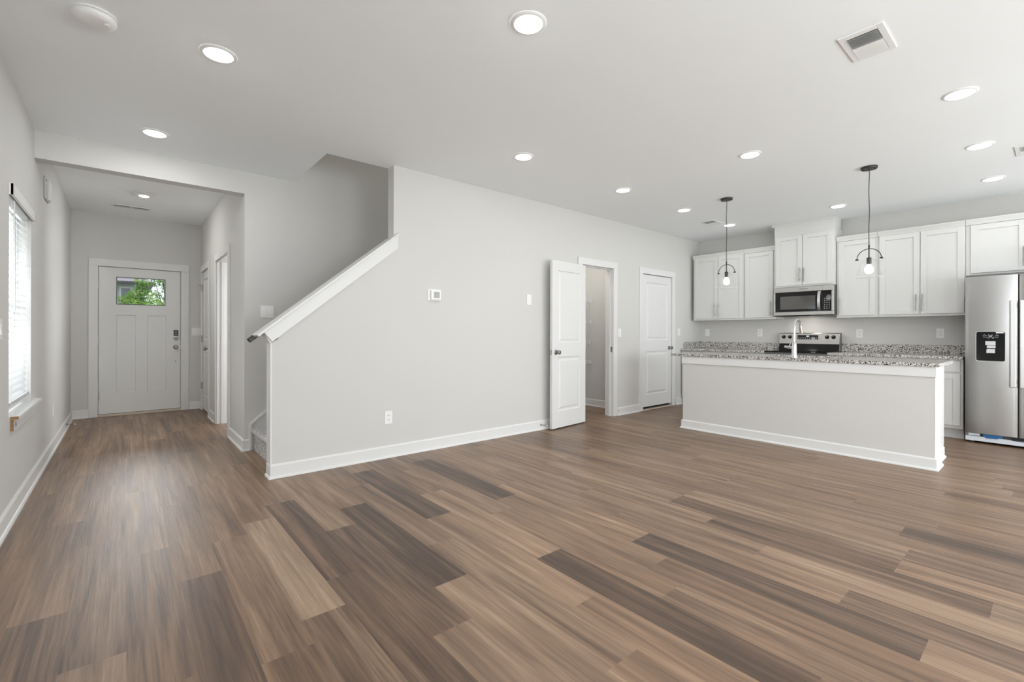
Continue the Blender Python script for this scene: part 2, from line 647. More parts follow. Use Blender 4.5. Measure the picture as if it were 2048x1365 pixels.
# ------------------------------------------------------------------ floor
def build_floor():
    wd, ln = 0.18, 1.22
    known = {-8: 2.66, -5: 2.64, -4: 5.46, -3: 3.19, -2: 3.436, -1: 1.546, 0: 3.063, 2: 3.77, 3: 1.739, 5: 2.534, 6: 1.542, 7: 0.617, 9: 1.406, 10: 1.745, 13: 0.603}
    # plank (column, number of lengths from the known joint): tone
    tones = {(-8, -1): .34, (-5, -1): .33, (-4, 0): .32, (-3, -1): .70, (-3, -2): .36, (-2, -1): .20, (-2, -2): .22, (-1, 0): .24, (-1, -1): .60, (-1, 1): .62,
             (0, -1): .06, (0, -2): .58, (0, 0): .6, (2, -1): .14, (2, -2): .62, (2, 0): .62, (3, -1): .16, (3, 0): .62, (5, 0): .14, (5, -1): .60,
             (6, -1): .16, (6, 0): .60, (6, -2): .62, (7, -1): .30, (7, 0): .58, (9, -1): .20, (9, 0): .6, (10, -1): .24, (10, 0): .56, (13, -1): .18, (13, 0): .55, (1, 0): .55, (4, 0): .55, (8, 0): .52}
    rnd = random.Random(21)
    x_lo, x_hi, y_lo, y_hi = XL - 0.02, XK + 0.1, YB - 0.02, YF + 0.12
    verts, faces, cols = [], [], []
    k = int(math.floor((x_lo - 1.09) / wd))
    while 1.09 + k * wd < x_hi:
        a, b = max(x_lo, 1.09 + k * wd), min(x_hi, 1.09 + (k + 1) * wd)
        ph = known.get(k, rnd.uniform(0, ln))
        i = int(math.floor((y_lo - ph) / ln))
        while ph + i * ln < y_hi:
            c, d = max(y_lo, ph + i * ln), min(y_hi, ph + (i + 1) * ln)
            t = tones.get((k, i))
            if t is None:
                t = rnd.choice([.46, .49, .51, .54, .57, .60, .43, .50, .53])
            t += rnd.uniform(-.03, .03)
            bi = len(verts)
            verts += [(a, c, 0), (b, c, 0), (b, d, 0), (a, d, 0)]
            faces.append((bi, bi + 1, bi + 2, bi + 3))
            cols.append((t, rnd.random(), rnd.random(), 1.0))
            i += 1
        k += 1
    # slab under the planks
    bi = len(verts)
    z = -0.08
    verts += [(x_lo, y_lo, z), (x_hi, y_lo, z), (x_hi, y_hi, z), (x_lo, y_hi, z)]
    faces.append((bi + 3, bi + 2, bi + 1, bi))
    cols.append((.4, .5, .5, 1))
    me = bpy.data.meshes.new('floor')
    me.from_pydata(verts, [], faces)
    ca = me.color_attributes.new('plank', 'FLOAT_COLOR', 'CORNER')
    j = 0
    for f, c in zip(me.polygons, cols):
        for _ in f.loop_indices:
            ca.data[j].color = c
            j += 1
    me.materials.append(MT['floor'])
    o = bpy.data.objects.new('floor', me)
    COL.objects.link(o)
    o['label'] = 'brown wood-look vinyl plank floor with planks running toward the front door'
    o['category'] = 'floor'
    o['kind'] = 'structure'


build_floor()

# ------------------------------------------------------------------ walls and ceiling
m = M()
m.box(XL - .14, XH + .02, YB - .14, YW + .12, CZ, CZ + .30)          # over the left strip
m.box(XH + .02, XK + .14, YB - .14, YSB, CZ, CZ + .30)               # over the main room
m.box(XH + .02, 1.37, YSB, YW, CZ, CZ + .30)                         # up to the stair opening
m.box(4.30, XK + .14, YSB, YW, CZ, CZ + .30)                         # over pantry
struct(m, 'ceiling', 'ceil', 'flat white painted ceiling over the living room and kitchen', 'ceiling')
m = M()
m.box(XL - .14, 2.8, YW + .12, YF + .14, HZ, HZ + .2)
struct(m, 'ceiling_hall', 'ceil', 'white ceiling of the entrance hallway beyond the beam', 'ceiling')
# left wall with window
WY0, WY1, WZ0, WZ1 = 4.13, 5.01, 0.64, 2.06
m = M()
LB = (-2.05, -.45, .62, 2.10)      # added unseen window in the left wall, admits fill light for the island
for a, b, c, d in ((YB - .14, LB[0], 0, CZ), (LB[1], WY0, 0, CZ), (LB[0], LB[1], 0, LB[2]), (LB[0], LB[1], LB[3], CZ), (WY1, YF + .14, 0, HZ + .1), (WY0, WY1, 0, WZ0 - .02), (WY0, WY1, WZ1, CZ)):
    m.box(XL - .14, XL, a, b, c, d)
struct(m, 'wall_left', 'wall', 'pale grey left wall with the blind covered window', 'wall')
# front wall with door opening
DX0, DX1, DZ = -0.265, 0.662, 2.075
m = M()
m.box(XL, DX0 - .02, YF, YF + .14, 0, HZ)
m.box(DX1 + .02, XH + .12, YF, YF + .14, 0, HZ)
m.box(DX0 - .02, DX1 + .02, YF, YF + .14, DZ + .02, HZ)
struct(m, 'wall_front', 'wall', 'pale grey end wall of the hallway around the front door', 'wall')
# hall right wall: opening 6.10..6.91, closet door 7.62..8.33
HO0, HO1, HC0, HC1, HDZ = 6.03, 6.91, 7.60, 8.31, 2.07
m = M()
for a, b, c, d in ((YW + .12, HO0, 0, HZ), (HO0, HO1, HDZ, HZ), (HO1, HC0, 0, HZ), (HC0, HC1, HDZ, HZ), (HC1, YF, 0, HZ)):
    m.box(XH, XH + .12, a, b, c, d)
struct(m, 'wall_hall', 'wall', 'right hallway wall with a cased opening and a closet door', 'wall')
# room beyond the opening, closed off
m = M()
for a, b, c, d in ((YW + .12, 5.40, 0, HZ), (6.5, 7.3, 0, HZ), (5.40, 6.5, 0, .7), (5.40, 6.5, 2.1, HZ)):
    m.box(2.6, 2.72, a, b, c, d)
m.box(XH + .12, 2.6, 7.2, 7.3, 0, HZ)
struct(m, 'wall_side_room', 'wall', 'plain walls of the small room beyond the hallway opening', 'wall')
w4 = thing('window_4', 'white window of the small side room off the hallway', 'window', (2.6, 5.95, .7), kind='structure')
m = M(on_x_neg(2.6))
m.box(-6.58, -6.5, .62, 2.18, 0, .018).box(-5.40, -5.32, .62, 2.18, 0, .018).box(-6.5, -5.40, 2.1, 2.18, 0, .018).box(-6.5, -5.40, .62, .70, 0, .03)
m.build('casing', 'trim', w4, bevel=.002)
m = M(on_x_neg(2.6))
m.box(-6.5, -6.45, .7, 2.1, -.1, -.05).box(-5.45, -5.40, .7, 2.1, -.1, -.05).box(-6.45, -5.45, 2.05, 2.1, -.1, -.05).box(-6.45, -5.45, .7, .75, -.1, -.05).box(-6.45, -5.45, 1.38, 1.42, -.1, -.05)
m.build('frame', 'trim', w4, bevel=.002)
# stairwell back wall (also pantry back wall)
m = M()
m.box(XH, XK + .14, YW, YW + .12, 0, TOP)
m.box(1.25, 1.37, YSB - .12, YW, CZ + .30, TOP)
m.box(1.25, 4.6, YSB - .12, YSB, CZ + .30, TOP)
m.box(4.6, 4.72, YSB - .12, YW, CZ + .30, TOP)
m.box(1.25, 4.72, YSB - .12, YW + .12, TOP, TOP + .1)
struct(m, 'wall_stairwell', 'wall', 'grey wall behind the staircase with the two gang switch', 'wall')
# beam over hall entrance
m = M()
m.box(XL, XH, YW, YW + .13, 2.53, HZ)
struct(m, 'beam', 'wall', 'dropped beam across the entrance to the hallway', 'beam')
# stair wall
SL = 0.806
KX0, KX1 = 0.905, 1.945
PX0, PX1, PZ = 4.60, 5.25, 2.07       # pantry opening
CX0, CX1 = 5.958, 6.768               # closed door opening
m = M(Fr((0, YSB, 0), (1, 0, 0), (0, 0, 1), (0, -1, 0)))
t = YSB - YS
zk = 1.12
m.prism([(KX0, 0), (KX1, 0), (KX1, zk + SL * (KX1 - KX0)), (KX0, zk)], 0, t)
for a, b, c, d in ((KX1, PX0 - .015, 0, CZ), (PX0 - .015, PX1 + .015, PZ + .015, CZ), (PX1 + .015, CX0 - .015, 0, CZ), (CX0 - .015, CX1 + .015, PZ, CZ), (CX1 + .015, XK, 0, CZ)):
    m.box(a, b, c, d, 0, t)
struct(m, 'wall_stair', 'wall', 'long pale grey wall with sloped half wall, thermostat and two doors', 'wall')
# kitchen wall
m = M()
m.box(XK, XK + .14, YB - .14, YW, 0, CZ)
struct(m, 'wall_kitchen', 'wall', 'pale grey kitchen wall behind the white cabinets', 'wall')
# pantry partition walls
m = M()
m.box(5.75, 5.85, YSB, YW, 0, CZ)
m.box(4.42, 4.52, YSB, YW, 0, CZ)
struct(m, 'wall_pantry', 'wall', 'side walls inside the narrow pantry', 'wall')
# back wall with windows and patio door
m = M()
xs = [XL]
for a, b, c, d in BACK_OPEN:
    m.box(xs[-1], a, YB - .14, YB, 0, CZ)
    if c > 0:
        m.box(a, b, YB - .14, YB, 0, c)
    m.box(a, b, YB - .14, YB, d, CZ)
    xs.append(b)
m.box(xs[-1], XK, YB - .14, YB, 0, CZ)
struct(m, 'wall_back', 'wall', 'pale grey wall behind the viewer with windows and patio door', 'wall')
for q, (a, b, c, d) in enumerate(BACK_OPEN):
    isd = c == 0
    root = thing('door_6' if isd else 'window_%d' % (q + 2), ['white double window at the left of the back wall', 'white double window in the middle of the back wall', 'sliding glass patio door in the back wall'][q], 'door' if isd else 'window', ((a + b) / 2, YB, c), kind='structure')
    f = M(Fr((0, YB, 0), (-1, 0, 0), (0, 0, 1), (0, 1, 0)))
    mid = -(a + b) / 2
    f.box(-b - .09, -a + .09, d, d + .09, 0, .018).box(-b - .09, -b, c, d, 0, .018).box(-a, -a + .09, c, d, 0, .018)
    if not isd:
        f.box(-b - .11, -a + .11, c - .03, c, 0, .05)
    f.build('casing', 'trim', root, bevel=.003)
    f = M(Fr((0, YB, 0), (-1, 0, 0), (0, 0, 1), (0, 1, 0)))
    f.box(-b, -a, d - .06, d, -.1, -.05).box(-b, -a, c, c + .06, -.1, -.05)
    for u in (-b, mid - .04, -a - .06):
        f.box(u, u + (.08 if u == mid - .04 else .06), c + .06, d - .06, -.1, -.05)
    f.build('frame', 'trim', root, bevel=.003)
    for u0, u1 in ((-b + .06, mid - .04), (mid + .04, -a - .06)):
        M(f.fr).quadmesh([(u0, c + .06, -.075), (u1, c + .06, -.075), (u1, d - .06, -.075), (u0, d - .06, -.075)], [(0, 1, 2, 3)]).build('pane', 'glass', root)


w5 = thing('window_5', 'white double window added unseen in the left wall for fill light', 'window', (XL, -1.25, LB[2]), kind='structure')
m = M(on_x_pos(XL))
m.box(LB[0] - .09, LB[1] + .09, LB[3], LB[3] + .09, 0, .018).box(LB[0] - .09, LB[0], LB[2], LB[3], 0, .018).box(LB[1], LB[1] + .09, LB[2], LB[3], 0, .018).box(LB[0] - .1, LB[1] + .1, LB[2] - .03, LB[2], 0, .05)
m.build('casing', 'trim', w5, bevel=.003)
m = M(on_x_pos(XL))
m.box(LB[0], LB[1], LB[3] - .06, LB[3], -.1, -.05).box(LB[0], LB[1], LB[2], LB[2] + .06, -.1, -.05)
for u in (LB[0], -1.29, LB[1] - .06):
    m.box(u, u + (.08 if u == -1.29 else .06), LB[2] + .06, LB[3] - .06, -.1, -.05)
m.build('frame', 'trim', w5, bevel=.003)
for u0, u1 in ((LB[0] + .06, -1.29), (-1.21, LB[1] - .06)):
    M(on_x_pos(XL)).quadmesh([(u0, LB[2] + .06, -.075), (u1, LB[2] + .06, -.075), (u1, LB[3] - .06, -.075), (u0, LB[3] - .06, -.075)], [(0, 1, 2, 3)]).build('pane', 'glass', w5)


# ------------------------------------------------------------------ baseboards
def base_prof(h=.112):
    return [(0, 0), (0, .027), (.010, .026), (.018, .020), (.020, .014), (h - .012, .014), (h, .006), (h, 0)]


def baseboard(name, runs, label):
    m = M()
    for fr, a, b, *kk in runs:
        m.fr = fr
        m.sweep(base_prof(), a, b, *kk)
    return struct(m, name, 'trim', label, 'baseboard')


baseboard('baseboard_left', [(on_x_pos(XL), YB, YF)], 'white baseboard along the left wall below the window')
baseboard('baseboard_front', [(on_y(YF), XL, DX0 - .10), (on_y(YF), DX1 + .10, XH)], 'white baseboard either side of the front door')
baseboard('baseboard_hall', [(on_x_neg(XH), -HO0 + .085, -YW, 0, 1), (on_x_neg(XH), -HC0 + .085, -HO1 - .085), (on_y(YW), XH, .949, 1, 0)], 'white baseboard of the right hallway wall and its outer corner')
baseboard('baseboard_stair', [(on_y(YS), KX0, PX0 - .086, 1, 0), (on_y(YS), PX1 + .09, CX0 - .085), (on_y(YS), CX1 + .115, 7.05), (on_x_neg(KX0), -YSB, -YS, 0, 1)], 'white baseboard along the long wall from half wall end to kitchen')
baseboard('baseboard_pantry', [(on_x_neg(5.75), -YW, -YSB), (on_y(YW), 4.52, 5.75)], 'white baseboard inside the pantry')
baseboard('baseboard_back', [(Fr((0, YB, 0), (-1, 0, 0), (0, 0, 1), (0, 1, 0)), -5.05, -XL), (Fr((0, YB, 0), (-1, 0, 0), (0, 0, 1), (0, 1, 0)), -XK, -7.1)], 'white baseboard along the back wall')


# ------------------------------------------------------------------ doors
def casing(root, fr, u0, u1, ztop, wd, head=None, proud=.018, name='casing'):
    head = head or wd
    m = M(fr)
    m.box(u0 - wd, u0, 0, ztop, 0, proud).box(u1, u1 + wd, 0, ztop, 0, proud).box(u0 - wd, u1 + wd, ztop, ztop + head, 0, proud + .002)
    return m.build(name, 'trim', root, bevel=.0025)


def panel_slab(m, u0, u1, v0, v1, th, d, panels, front=True, back=True):
    """moulded slab whose front face is at depth d, with raised panels"""
    us = sorted({u0, u1} | {p[0] for p in panels} | {p[1] for p in panels})
    sides = []
    if front:
        sides.append((d, 1))
    if back:
        sides.append((d - th, -1))
    for dd, sg in sides:
        vs = sorted({v0, v1} | {p[2] for p in panels} | {p[3] for p in panels})
        for i in range(len(us) - 1):
            for j in range(len(vs) - 1):
                a, b, c, e = us[i], us[i + 1], vs[j], vs[j + 1]
                if any(p[0] <= a and b <= p[1] and p[2] <= c and e <= p[3] for p in panels):
                    continue
                m.quadmesh([(a, c, dd), (b, c, dd), (b, e, dd), (a, e, dd)], [(0, 1, 2, 3)])
        for p in panels:
            m.rings(p[0], p[1], p[2], p[3], [(0, dd), (.007, dd - sg * .010), (.024, dd - sg * .012), (.052, dd - sg * .003)])
    # rim
    m.quadmesh([(u0, v0, d), (u1, v0, d), (u1, v1, d), (u0, v1, d), (u0, v0, d - th), (u1, v0, d - th), (u1, v1, d - th), (u0, v1, d - th)],
               [(0, 1, 5, 4), (1, 2, 6, 5), (2, 3, 7, 6), (3, 0, 4, 7)])
    if not front:
        m.quadmesh([(u0, v0, d), (u1, v0, d), (u1, v1, d), (u0, v1, d)], [(0, 1, 2, 3)])
    return m


def weld(o):
    bm = bmesh.new()
    bm.from_mesh(o.data)
    bmesh.ops.remove_doubles(bm, verts=bm.verts, dist=1e-5)
    bmesh.ops.recalc_face_normals(bm, faces=bm.faces)
    bm.to_mesh(o.data)
    bm.free()


def knob(root, fr, u, v, d, name='knob'):
    m = M(fr)
    m.lathe([(.032, 0), (.032, .004), (.026, .009), (.012, .012), (.011, .030), (.020, .036), (.027, .046), (.028, .054), (.023, .063), (.010, .067)], (u, v, d), 24)
    return m.build(name, 'nickel', root, smooth=True)


def hinges(root, fr, u, zs, d=0.0, wd=.012):
    for z in zs:
        m = M(fr)
        m.box(u - wd, u + wd, z - .05, z + .05, d - .01, d + .004)
        m.lathe([(.006, -.052), (.006, .052)], (u, z, d + .006), 10, 'v')
        m.build('hinge', 'hinge', root, bevel=.001)


# front door (door_1)
fy = on_y(YF)
d1 = thing('door_1', 'white craftsman front door with a small glass lite at the hallway end', 'door', (.2, YF, 0), kind='structure')
casing(d1, fy, DX0 - .002, DX1 - .004, DZ, .098, .098)
m = M(fy)
m.box(DX0 - .02, DX0 - .002, 0, DZ + .02, -.14, 0).box(DX1 - .004, DX1 + .02, 0, DZ + .02, -.14, 0).box(DX0 - .002, DX1 - .004, DZ, DZ + .02, -.14, 0)
m.box(DX0 - .002, DX0 + .022, 0, DZ, -.085, -.060).box(DX1 - .028, DX1 - .004, 0, DZ, -.085, -.060).box(DX0 + .022, DX1 - .028, DZ - .026, DZ, -.085, -.060).box(DX0 - .002, DX1 - .004, 0, .05, -.085, -.060)
m.build('jamb', 'trim', d1)
fd0, fd1 = DX0 + .004, DX1 - .010
LX0, LX1, LZ0, LZ1 = -.078, .474, 1.553, 1.942
P1, P2 = (-.078, .137, .312, 1.408), (.262, .484, .312, 1.408)
m = M(fy)
dd, th = -.012, .044
cells_u = sorted([fd0, fd1, LX0, LX1, P1[0], P1[1], P2[0], P2[1]])
cells_v = sorted([.034, DZ - .005, LZ0, LZ1, .312, 1.408])
holes = [(LX0, LX1, LZ0, LZ1)]
for d_, sg in ((dd, 1), (dd - th, -1)):
    for i in range(len(cells_u) - 1):
        for j in range(len(cells_v) - 1):
            a, b, c, e = cells_u[i], cells_u[i + 1], cells_v[j], cells_v[j + 1]
            if b - a < 1e-6 or e - c < 1e-6:
                continue
            if any(h[0] - 1e-6 <= a and b <= h[1] + 1e-6 and h[2] - 1e-6 <= c and e <= h[3] + 1e-6 for h in holes + [P1, P2]):
                continue
            m.quadmesh([(a, c, d_), (b, c, d_), (b, e, d_), (a, e, d_)], [(0, 1, 2, 3)])
    for p in (P1, P2):
        m.rings(*p, [(0, d_), (.010, d_ - sg * .011)])
for (a, b, c, e) in ((fd0, fd1, .034, DZ - .005), (LX0, LX1, LZ0, LZ1)):
    m.quadmesh([(a, c, dd), (b, c, dd), (b, e, dd), (a, e, dd), (a, c, dd - th), (b, c, dd - th), (b, e, dd - th), (a, e, dd - th)],
               [(0, 1, 5, 4), (1, 2, 6, 5), (2, 3, 7, 6), (3, 0, 4, 7)])
leaf = m.build('door_leaf', 'trim', d1)
weld(leaf)
m = M(fy)
g = .010
m.box(LX0, LX1, LZ0, LZ0 + g, dd - .03, dd + .002).box(LX0, LX1, LZ1 - g, LZ1, dd - .03, dd + .002).box(LX0, LX0 + g, LZ0 + g, LZ1 - g, dd - .03, dd + .002).box(LX1 - g, LX1, LZ0 + g, LZ1 - g, dd - .03, dd + .002)
m.build('lite_frame', 'gasket', leaf, label='dark thin frame of the door glass')
M(fy).quadmesh([(LX0, LZ0, dd - .02), (LX1, LZ0, dd - .02), (LX1, LZ1, dd - .02), (LX0, LZ1, dd - .02)], [(0, 1, 2, 3)]).build('pane', 'glass', leaf)
hinges(d1, fy, DX0 + .000, (1.82, 1.046, .285), -.008, .013)
# keypad deadbolt
m = M(fy)
m.box(.571, .626, 1.11, 1.197, dd, dd + .022)
kp = m.build('keypad', 'blackplastic', d1, bevel=.004, label='black electronic keypad')
M(fy).box(.596, .600, 1.125, 1.188, dd + .022, dd + .0235).build('light_strip', 'mark', kp)
m = M(fy)
m.box(.574, .626, 1.045, 1.11, dd, dd + .016)
m.lathe([(.026, 0), (.026, .018), (.018, .024), (.006, .026)], (.600, 1.075, dd + .002), 24)
m.build('deadbolt', 'nickel', d1, smooth=True, bevel=.002)
knob(d1, fy, .597, .946, dd)
M(fy).lathe([(.007, 0), (.007, .004), (.003, .005)], (.595, .735, dd), 12).build('viewer_hole', 'dark', d1)
M(fy).box(DX1 - .012, DX1 + .006, .92, .975, -.010, .006).build('strike_plate', 'hinge', d1)
m = M(fy)
m.prism([(DX0 - .002, 0), (DX1 - .004, 0), (DX1 - .004, .028), (DX0 - .002, .028)], -.12, -.0)
m.box(DX0 - .002, DX1 - .004, 0, .016, 0, .045)
m.build('threshold', 'thresh', d1, bevel=.004, label='beige threshold strip')


def two_panel(u0, u1, v0, v1):
    s = .112
    return [(u0 + s, u1 - s, v0 + .20, v0 + .86), (u0 + s, u1 - s, v0 + 1.03, v1 - .115)]


# pantry door (door_2): cased opening plus leaf swung almost flat to the wall
fs = on_y(YS)
d2 = thing('door_2', 'white two panel pantry door standing open against the wall', 'door', (4.3, YS, 0), kind='structure')
casing(d2, fs, PX0, PX1, PZ, .085, .088)
m = M(fs)
dp = YSB - YS
for a, b, c, e in ((PX0 - .015, PX0, 0, PZ), (PX1, PX1 + .015, 0, PZ), (PX0 - .015, PX1 + .015, PZ, PZ + .015)):
    m.box(a, b, c, e, -dp, 0)
m.box(PX1 - .011, PX1, 0, PZ, -.075, -.040).box(PX0, PX0 + .011, 0, PZ, -.075, -.040).box(PX0, PX1, PZ - .011, PZ, -.075, -.040)
m.build('jamb', 'trim', d2, bevel=.0015)
m = M(on_x_neg(PX1))
m.box(-YS - .036, -YS - .008, .90, .975, 0, .0025)
m.build('strike_plate', 'hinge', d2)
# inner casing on pantry side
m = M(Fr((0, YSB, 0), (1, 0, 0), (0, 0, 1), (0, 1, 0)))
m.box(PX1 + .004, PX1 + .08, 0, PZ, 0, .015).box(PX0 - .07, PX0 - .004, 0, PZ, 0, .015)
m.build('inner_casing', 'trim', d2)
ang = R(6.0)
hx, hy_ = PX0 + .002, YS - .024
# u from free edge (0) to hinge (0.705)
Ldoor = .685
U = Vector((math.cos(ang), math.sin(ang), 0))
Nn = Vector((math.sin(ang), -math.cos(ang), 0))
fo = Fr(Vector((hx, hy_, 0)) - U * Ldoor, U, (0, 0, 1), Nn)
m = M(fo)
panel_slab(m, 0, Ldoor, .014, 2.045, .035, .035, two_panel(0, Ldoor, .014, 2.045))
leaf = m.build('door_leaf', 'trim', d2)
weld(leaf)
knob(leaf, fo, .070, .935, .035)
m = M(Fr(fo.o, fo.U, fo.V, -fo.N))
m.lathe([(.030, 0), (.030, .004), (.012, .010), (.011, .022), (.024, .032), (.024, .042), (.010, .046)], (.070, .935, 0), 20)
m.build('knob', 'nickel', leaf, smooth=True)
M(fo).box(-.0015, 0, .905, .965, .006, .029).build('latch_plate', 'hinge', leaf)
for z in (.30, 1.04, 1.84):
    M(fo).lathe([(.006, -.05), (.006, .05)], (Ldoor + .004, z, .030), 10, 'v').build('hinge', 'hinge', d2)

# closed door (door_3)
d3 = thing('door_3', 'closed white two panel door beside the kitchen', 'door', (6.36, YS, 0), kind='structure')
casing(d3, fs, CX0, CX1, PZ - .004, .085, .088)
m = M(fs)
for a, b, c, e in ((CX0 - .015, CX0, 0, PZ), (CX1, CX1 + .015, 0, PZ), (CX0, CX1, PZ - .004, PZ + .0)):
    m.box(a, b, c, e, -dp, 0)
m.build('jamb', 'trim', d3)
m = M(fs)
panel_slab(m, CX0 + .005, CX1 - .006, .050, PZ - .012, .035, -.004, two_panel(CX0 + .005, CX1 - .006, .03, PZ - .012))
leaf = m.build('door_leaf', 'trim', d3)
weld(leaf)
knob(leaf, fs, CX1 - .07, .935, -.004)
hinges(d3, fs, CX0 + .004, (1.83, 1.10, .36), .0, .006)
m = M(fs)
m.box(CX0 - .002, CX1 + .002, 0, .016, -.10, .02)
m.build('threshold', 'thresh', d3, bevel=.004)
M(fs).box(CX0, CX1, .016, .052, -.085, -.045).build('gap_shade', 'blackplastic', d3, label='black strip for the shade in the gap under the door')  # black strip paints the shaded gap below the leaf
# dark closet behind
m = M()
m.box(6.9, 7.0, YSB, YW, 0, CZ)
struct(m, 'wall_closet', 'wall', 'plain wall inside the space behind the closed door', 'wall')

# hall closet door (door_4)
fh = on_x_neg(XH)
d4 = thing('door_4', 'white closet door in the right hallway wall beside the front door', 'door', (XH, 7.95, 0), kind='structure')
casing(d4, fh, -HC1, -HC0, HDZ, .08, .085)
m = M(fh)
panel_slab(m, -HC1 + .005, -HC0 - .005, .025, HDZ - .006, .035, -.006, two_panel(-HC1 + .005, -HC0 - .005, .025, HDZ - .006), back=False)
leaf = m.build('door_leaf', 'trim', d4)
weld(leaf)
knob(leaf, fh, -HC0 - .07, .935, -.006)
hinges(d4, fh, -HC1 + .002, (1.83, 1.07, .37), .006, .010)
m = M(fh)
m.box(-HC1 - .06, -HC1 - .0, 1.87, 1.885, .018, .030).box(-HC1 - .06, -HC1 - .045, 1.86, 1.885, .018, .05)
m.build('hinge_stop', 'hinge', d4)
M(fh).box(-HC1, -HC0, 0, .025, -.05, -.015).build('gap_shade', 'blackplastic', d4)  # black bar stands for the shade under the closet door
M(fh).box(-HC1, -HC0, .0, HDZ, -.118, -.045).build('door_stop', 'trim', d4)

# cased opening in hall (door_5)
d5 = thing('door_5', 'white cased opening in the right hallway wall nearest the stairs', 'doorway', (XH, 6.5, 0), kind='structure')
casing(d5, fh, -HO1, -HO0, HDZ, .082, .085)
m = M(fh)
m.box(-HO1, -HO1 + .012, 0, HDZ, -.12, 0).box(-HO0 - .012, -HO0, 0, HDZ, -.12, 0).box(-HO1 + .012, -HO0 - .012, HDZ - .012, HDZ, -.12, 0)
m.box(-HO1 + .012, -HO1 + .024, 0, HDZ - .012, -.08, -.045)
m.build('jamb', 'trim', d5, bevel=.0015)
M(fh).box(-HO0 - .0145, -HO0 - .012, .90, .97, -.045, -.012).build('strike_plate', 'hinge', d5)

# ------------------------------------------------------------------ window_1 with sill
fl = on_x_pos(XL)
w1 = thing('window_1', 'white window in the left wall behind the half open blind', 'window', (XL, 4.57, WZ0), kind='structure')
m = M(fl)
m.box(WY0, WY0 + .05, WZ0, WZ1, -.135, -.085).box(WY1 - .05, WY1, WZ0, WZ1, -.135, -.085).box(WY0 + .05, WY1 - .05, WZ1 - .05, WZ1, -.135, -.085).box(WY0 + .05, WY1 - .05, WZ0, WZ0 + .05, -.135, -.085)
m.box(WY0 + .05, WY1 - .05, 1.33, 1.37, -.130, -.09)
m.build('window_frame', 'trim', w1, bevel=.002)
M(fl).quadmesh([(WY0 + .05, WZ0 + .05, -.11), (WY1 - .05, WZ0 + .05, -.11), (WY1 - .05, WZ1 - .05, -.11), (WY0 + .05, WZ1 - .05, -.11)], [(0, 1, 2, 3)]).build('pane', 'glass', w1)
SY0, SY1 = 4.175, 5.235
m = M(fl)
m.box(WY0, WY1, WZ0 - .02, WZ0, -.135, .0)
m.box(SY0, SY1, WZ0 - .02, WZ0, .0, .040)
sill = m.build('window_sill', 'trim', w1)
M(fl).box(SY0 - .0015, SY0, WZ0 - .019, WZ0 - .001, .001, .038).build('raw_end', 'rawwood', sill, label='unpainted brown wood end of the sill')
m = M(fl)
m.box(SY0 + .01, 5.08, WZ0 - .095, WZ0 - .02, 0, .016)
ap = m.build('apron', 'trim', w1)
M(fl).box(SY0 + .0085, SY0 + .01, WZ0 - .093, WZ0 - .021, .0005, .0155).build('raw_end', 'rawwood', ap, label='unpainted brown wood end of the apron')
M(fl).prism([(4.235, WZ0 - .072), (4.262, WZ0 - .076), (4.268, WZ0 - .06), (4.258, WZ0 - .044), (4.240, WZ0 - .042), (4.232, WZ0 - .055)], .016, .0164).build('ink_mark', 'inkmark', ap, label='small dark blue mark')

# blind
bl = thing('window_blind', 'white horizontal slat blind in the left window', 'blind', (XL, 4.57, WZ0 + .02))
m = M(fl)
m.box(WY0 - .005, 5.045, 2.005, 2.075, .006, .020).box(5.031, 5.045, 2.005, 2.075, -.02, .020).box(WY0 - .005, WY0 + .006, 2.005, 2.075, -.02, .020)
m.build('valance', 'plastic', bl, bevel=.002)
M(fl).box(WY0 + .01, WY1 - .01, 2.0, 2.055, -.062, -.005).build('headrail', 'plastic', bl)
m = M(fl)
nz_ = 29
for i in range(nz_):
    z = 1.975 - i * (1.975 - .735) / (nz_ - 1)
    ta = R(49)
    c, s_ = math.cos(ta) * .025, math.sin(ta) * .025
    pts = []
    for u in (WY0 + .012, WY1 - .012):
        for k in range(5):
            q = -1 + k * .5
            bow = .003 * (1 - q * q)
            pts.append((u, z - q * s_ + bow * math.cos(ta), -.034 + q * c + bow * math.sin(ta)))
    m.quadmesh(pts, [(k, k + 1, 6 + k, 5 + k) for k in range(4)])
m.build('slats', 'slat', bl, smooth=True, recalc=False)
m = M(fl)
for i in range(4):
    m.box(WY0 + .012, WY1 - .012, .697 + i * .006, .700 + i * .006, -.058, -.010)
m.build('stacked_slats', 'slat', bl)
M(fl).box(WY0 + .012, WY1 - .012, .675, .694, -.058, -.010).build('bottom_rail', 'plastic', bl, bevel=.003)
m = M(fl)
m.tube([(WY0 + .16, 2.0, .002), (WY0 + .16, 1.30, .004)], .0045, 8)
m.build('tilt_wand', 'silver', bl, smooth=True)
for u in (WY0 + .14, WY1 - .14):
    m = M(fl)
    m.tube([(u, 2.0, -.008), (u, .69, -.008)], .0012, 5)
    m.tube([(u, 2.0, -.060), (u, .69, -.060)], .0012, 5)
    m.build('ladder_cord', 'plastic', bl)

# ------------------------------------------------------------------ half wall cap, end trim
cs, sn = math.cos(math.atan(SL)), math.sin(math.atan(SL))
fk = Fr((0, YSB, 0), (1, 0, 0), (0, 0, 1), (0, -1, 0))
zb = 1.091
A = (KX0, zb)
B = (1.982, zb + SL * (1.982 - KX0))


def offn(p, k):
    return (p[0] - sn * k, p[1] + cs * k)


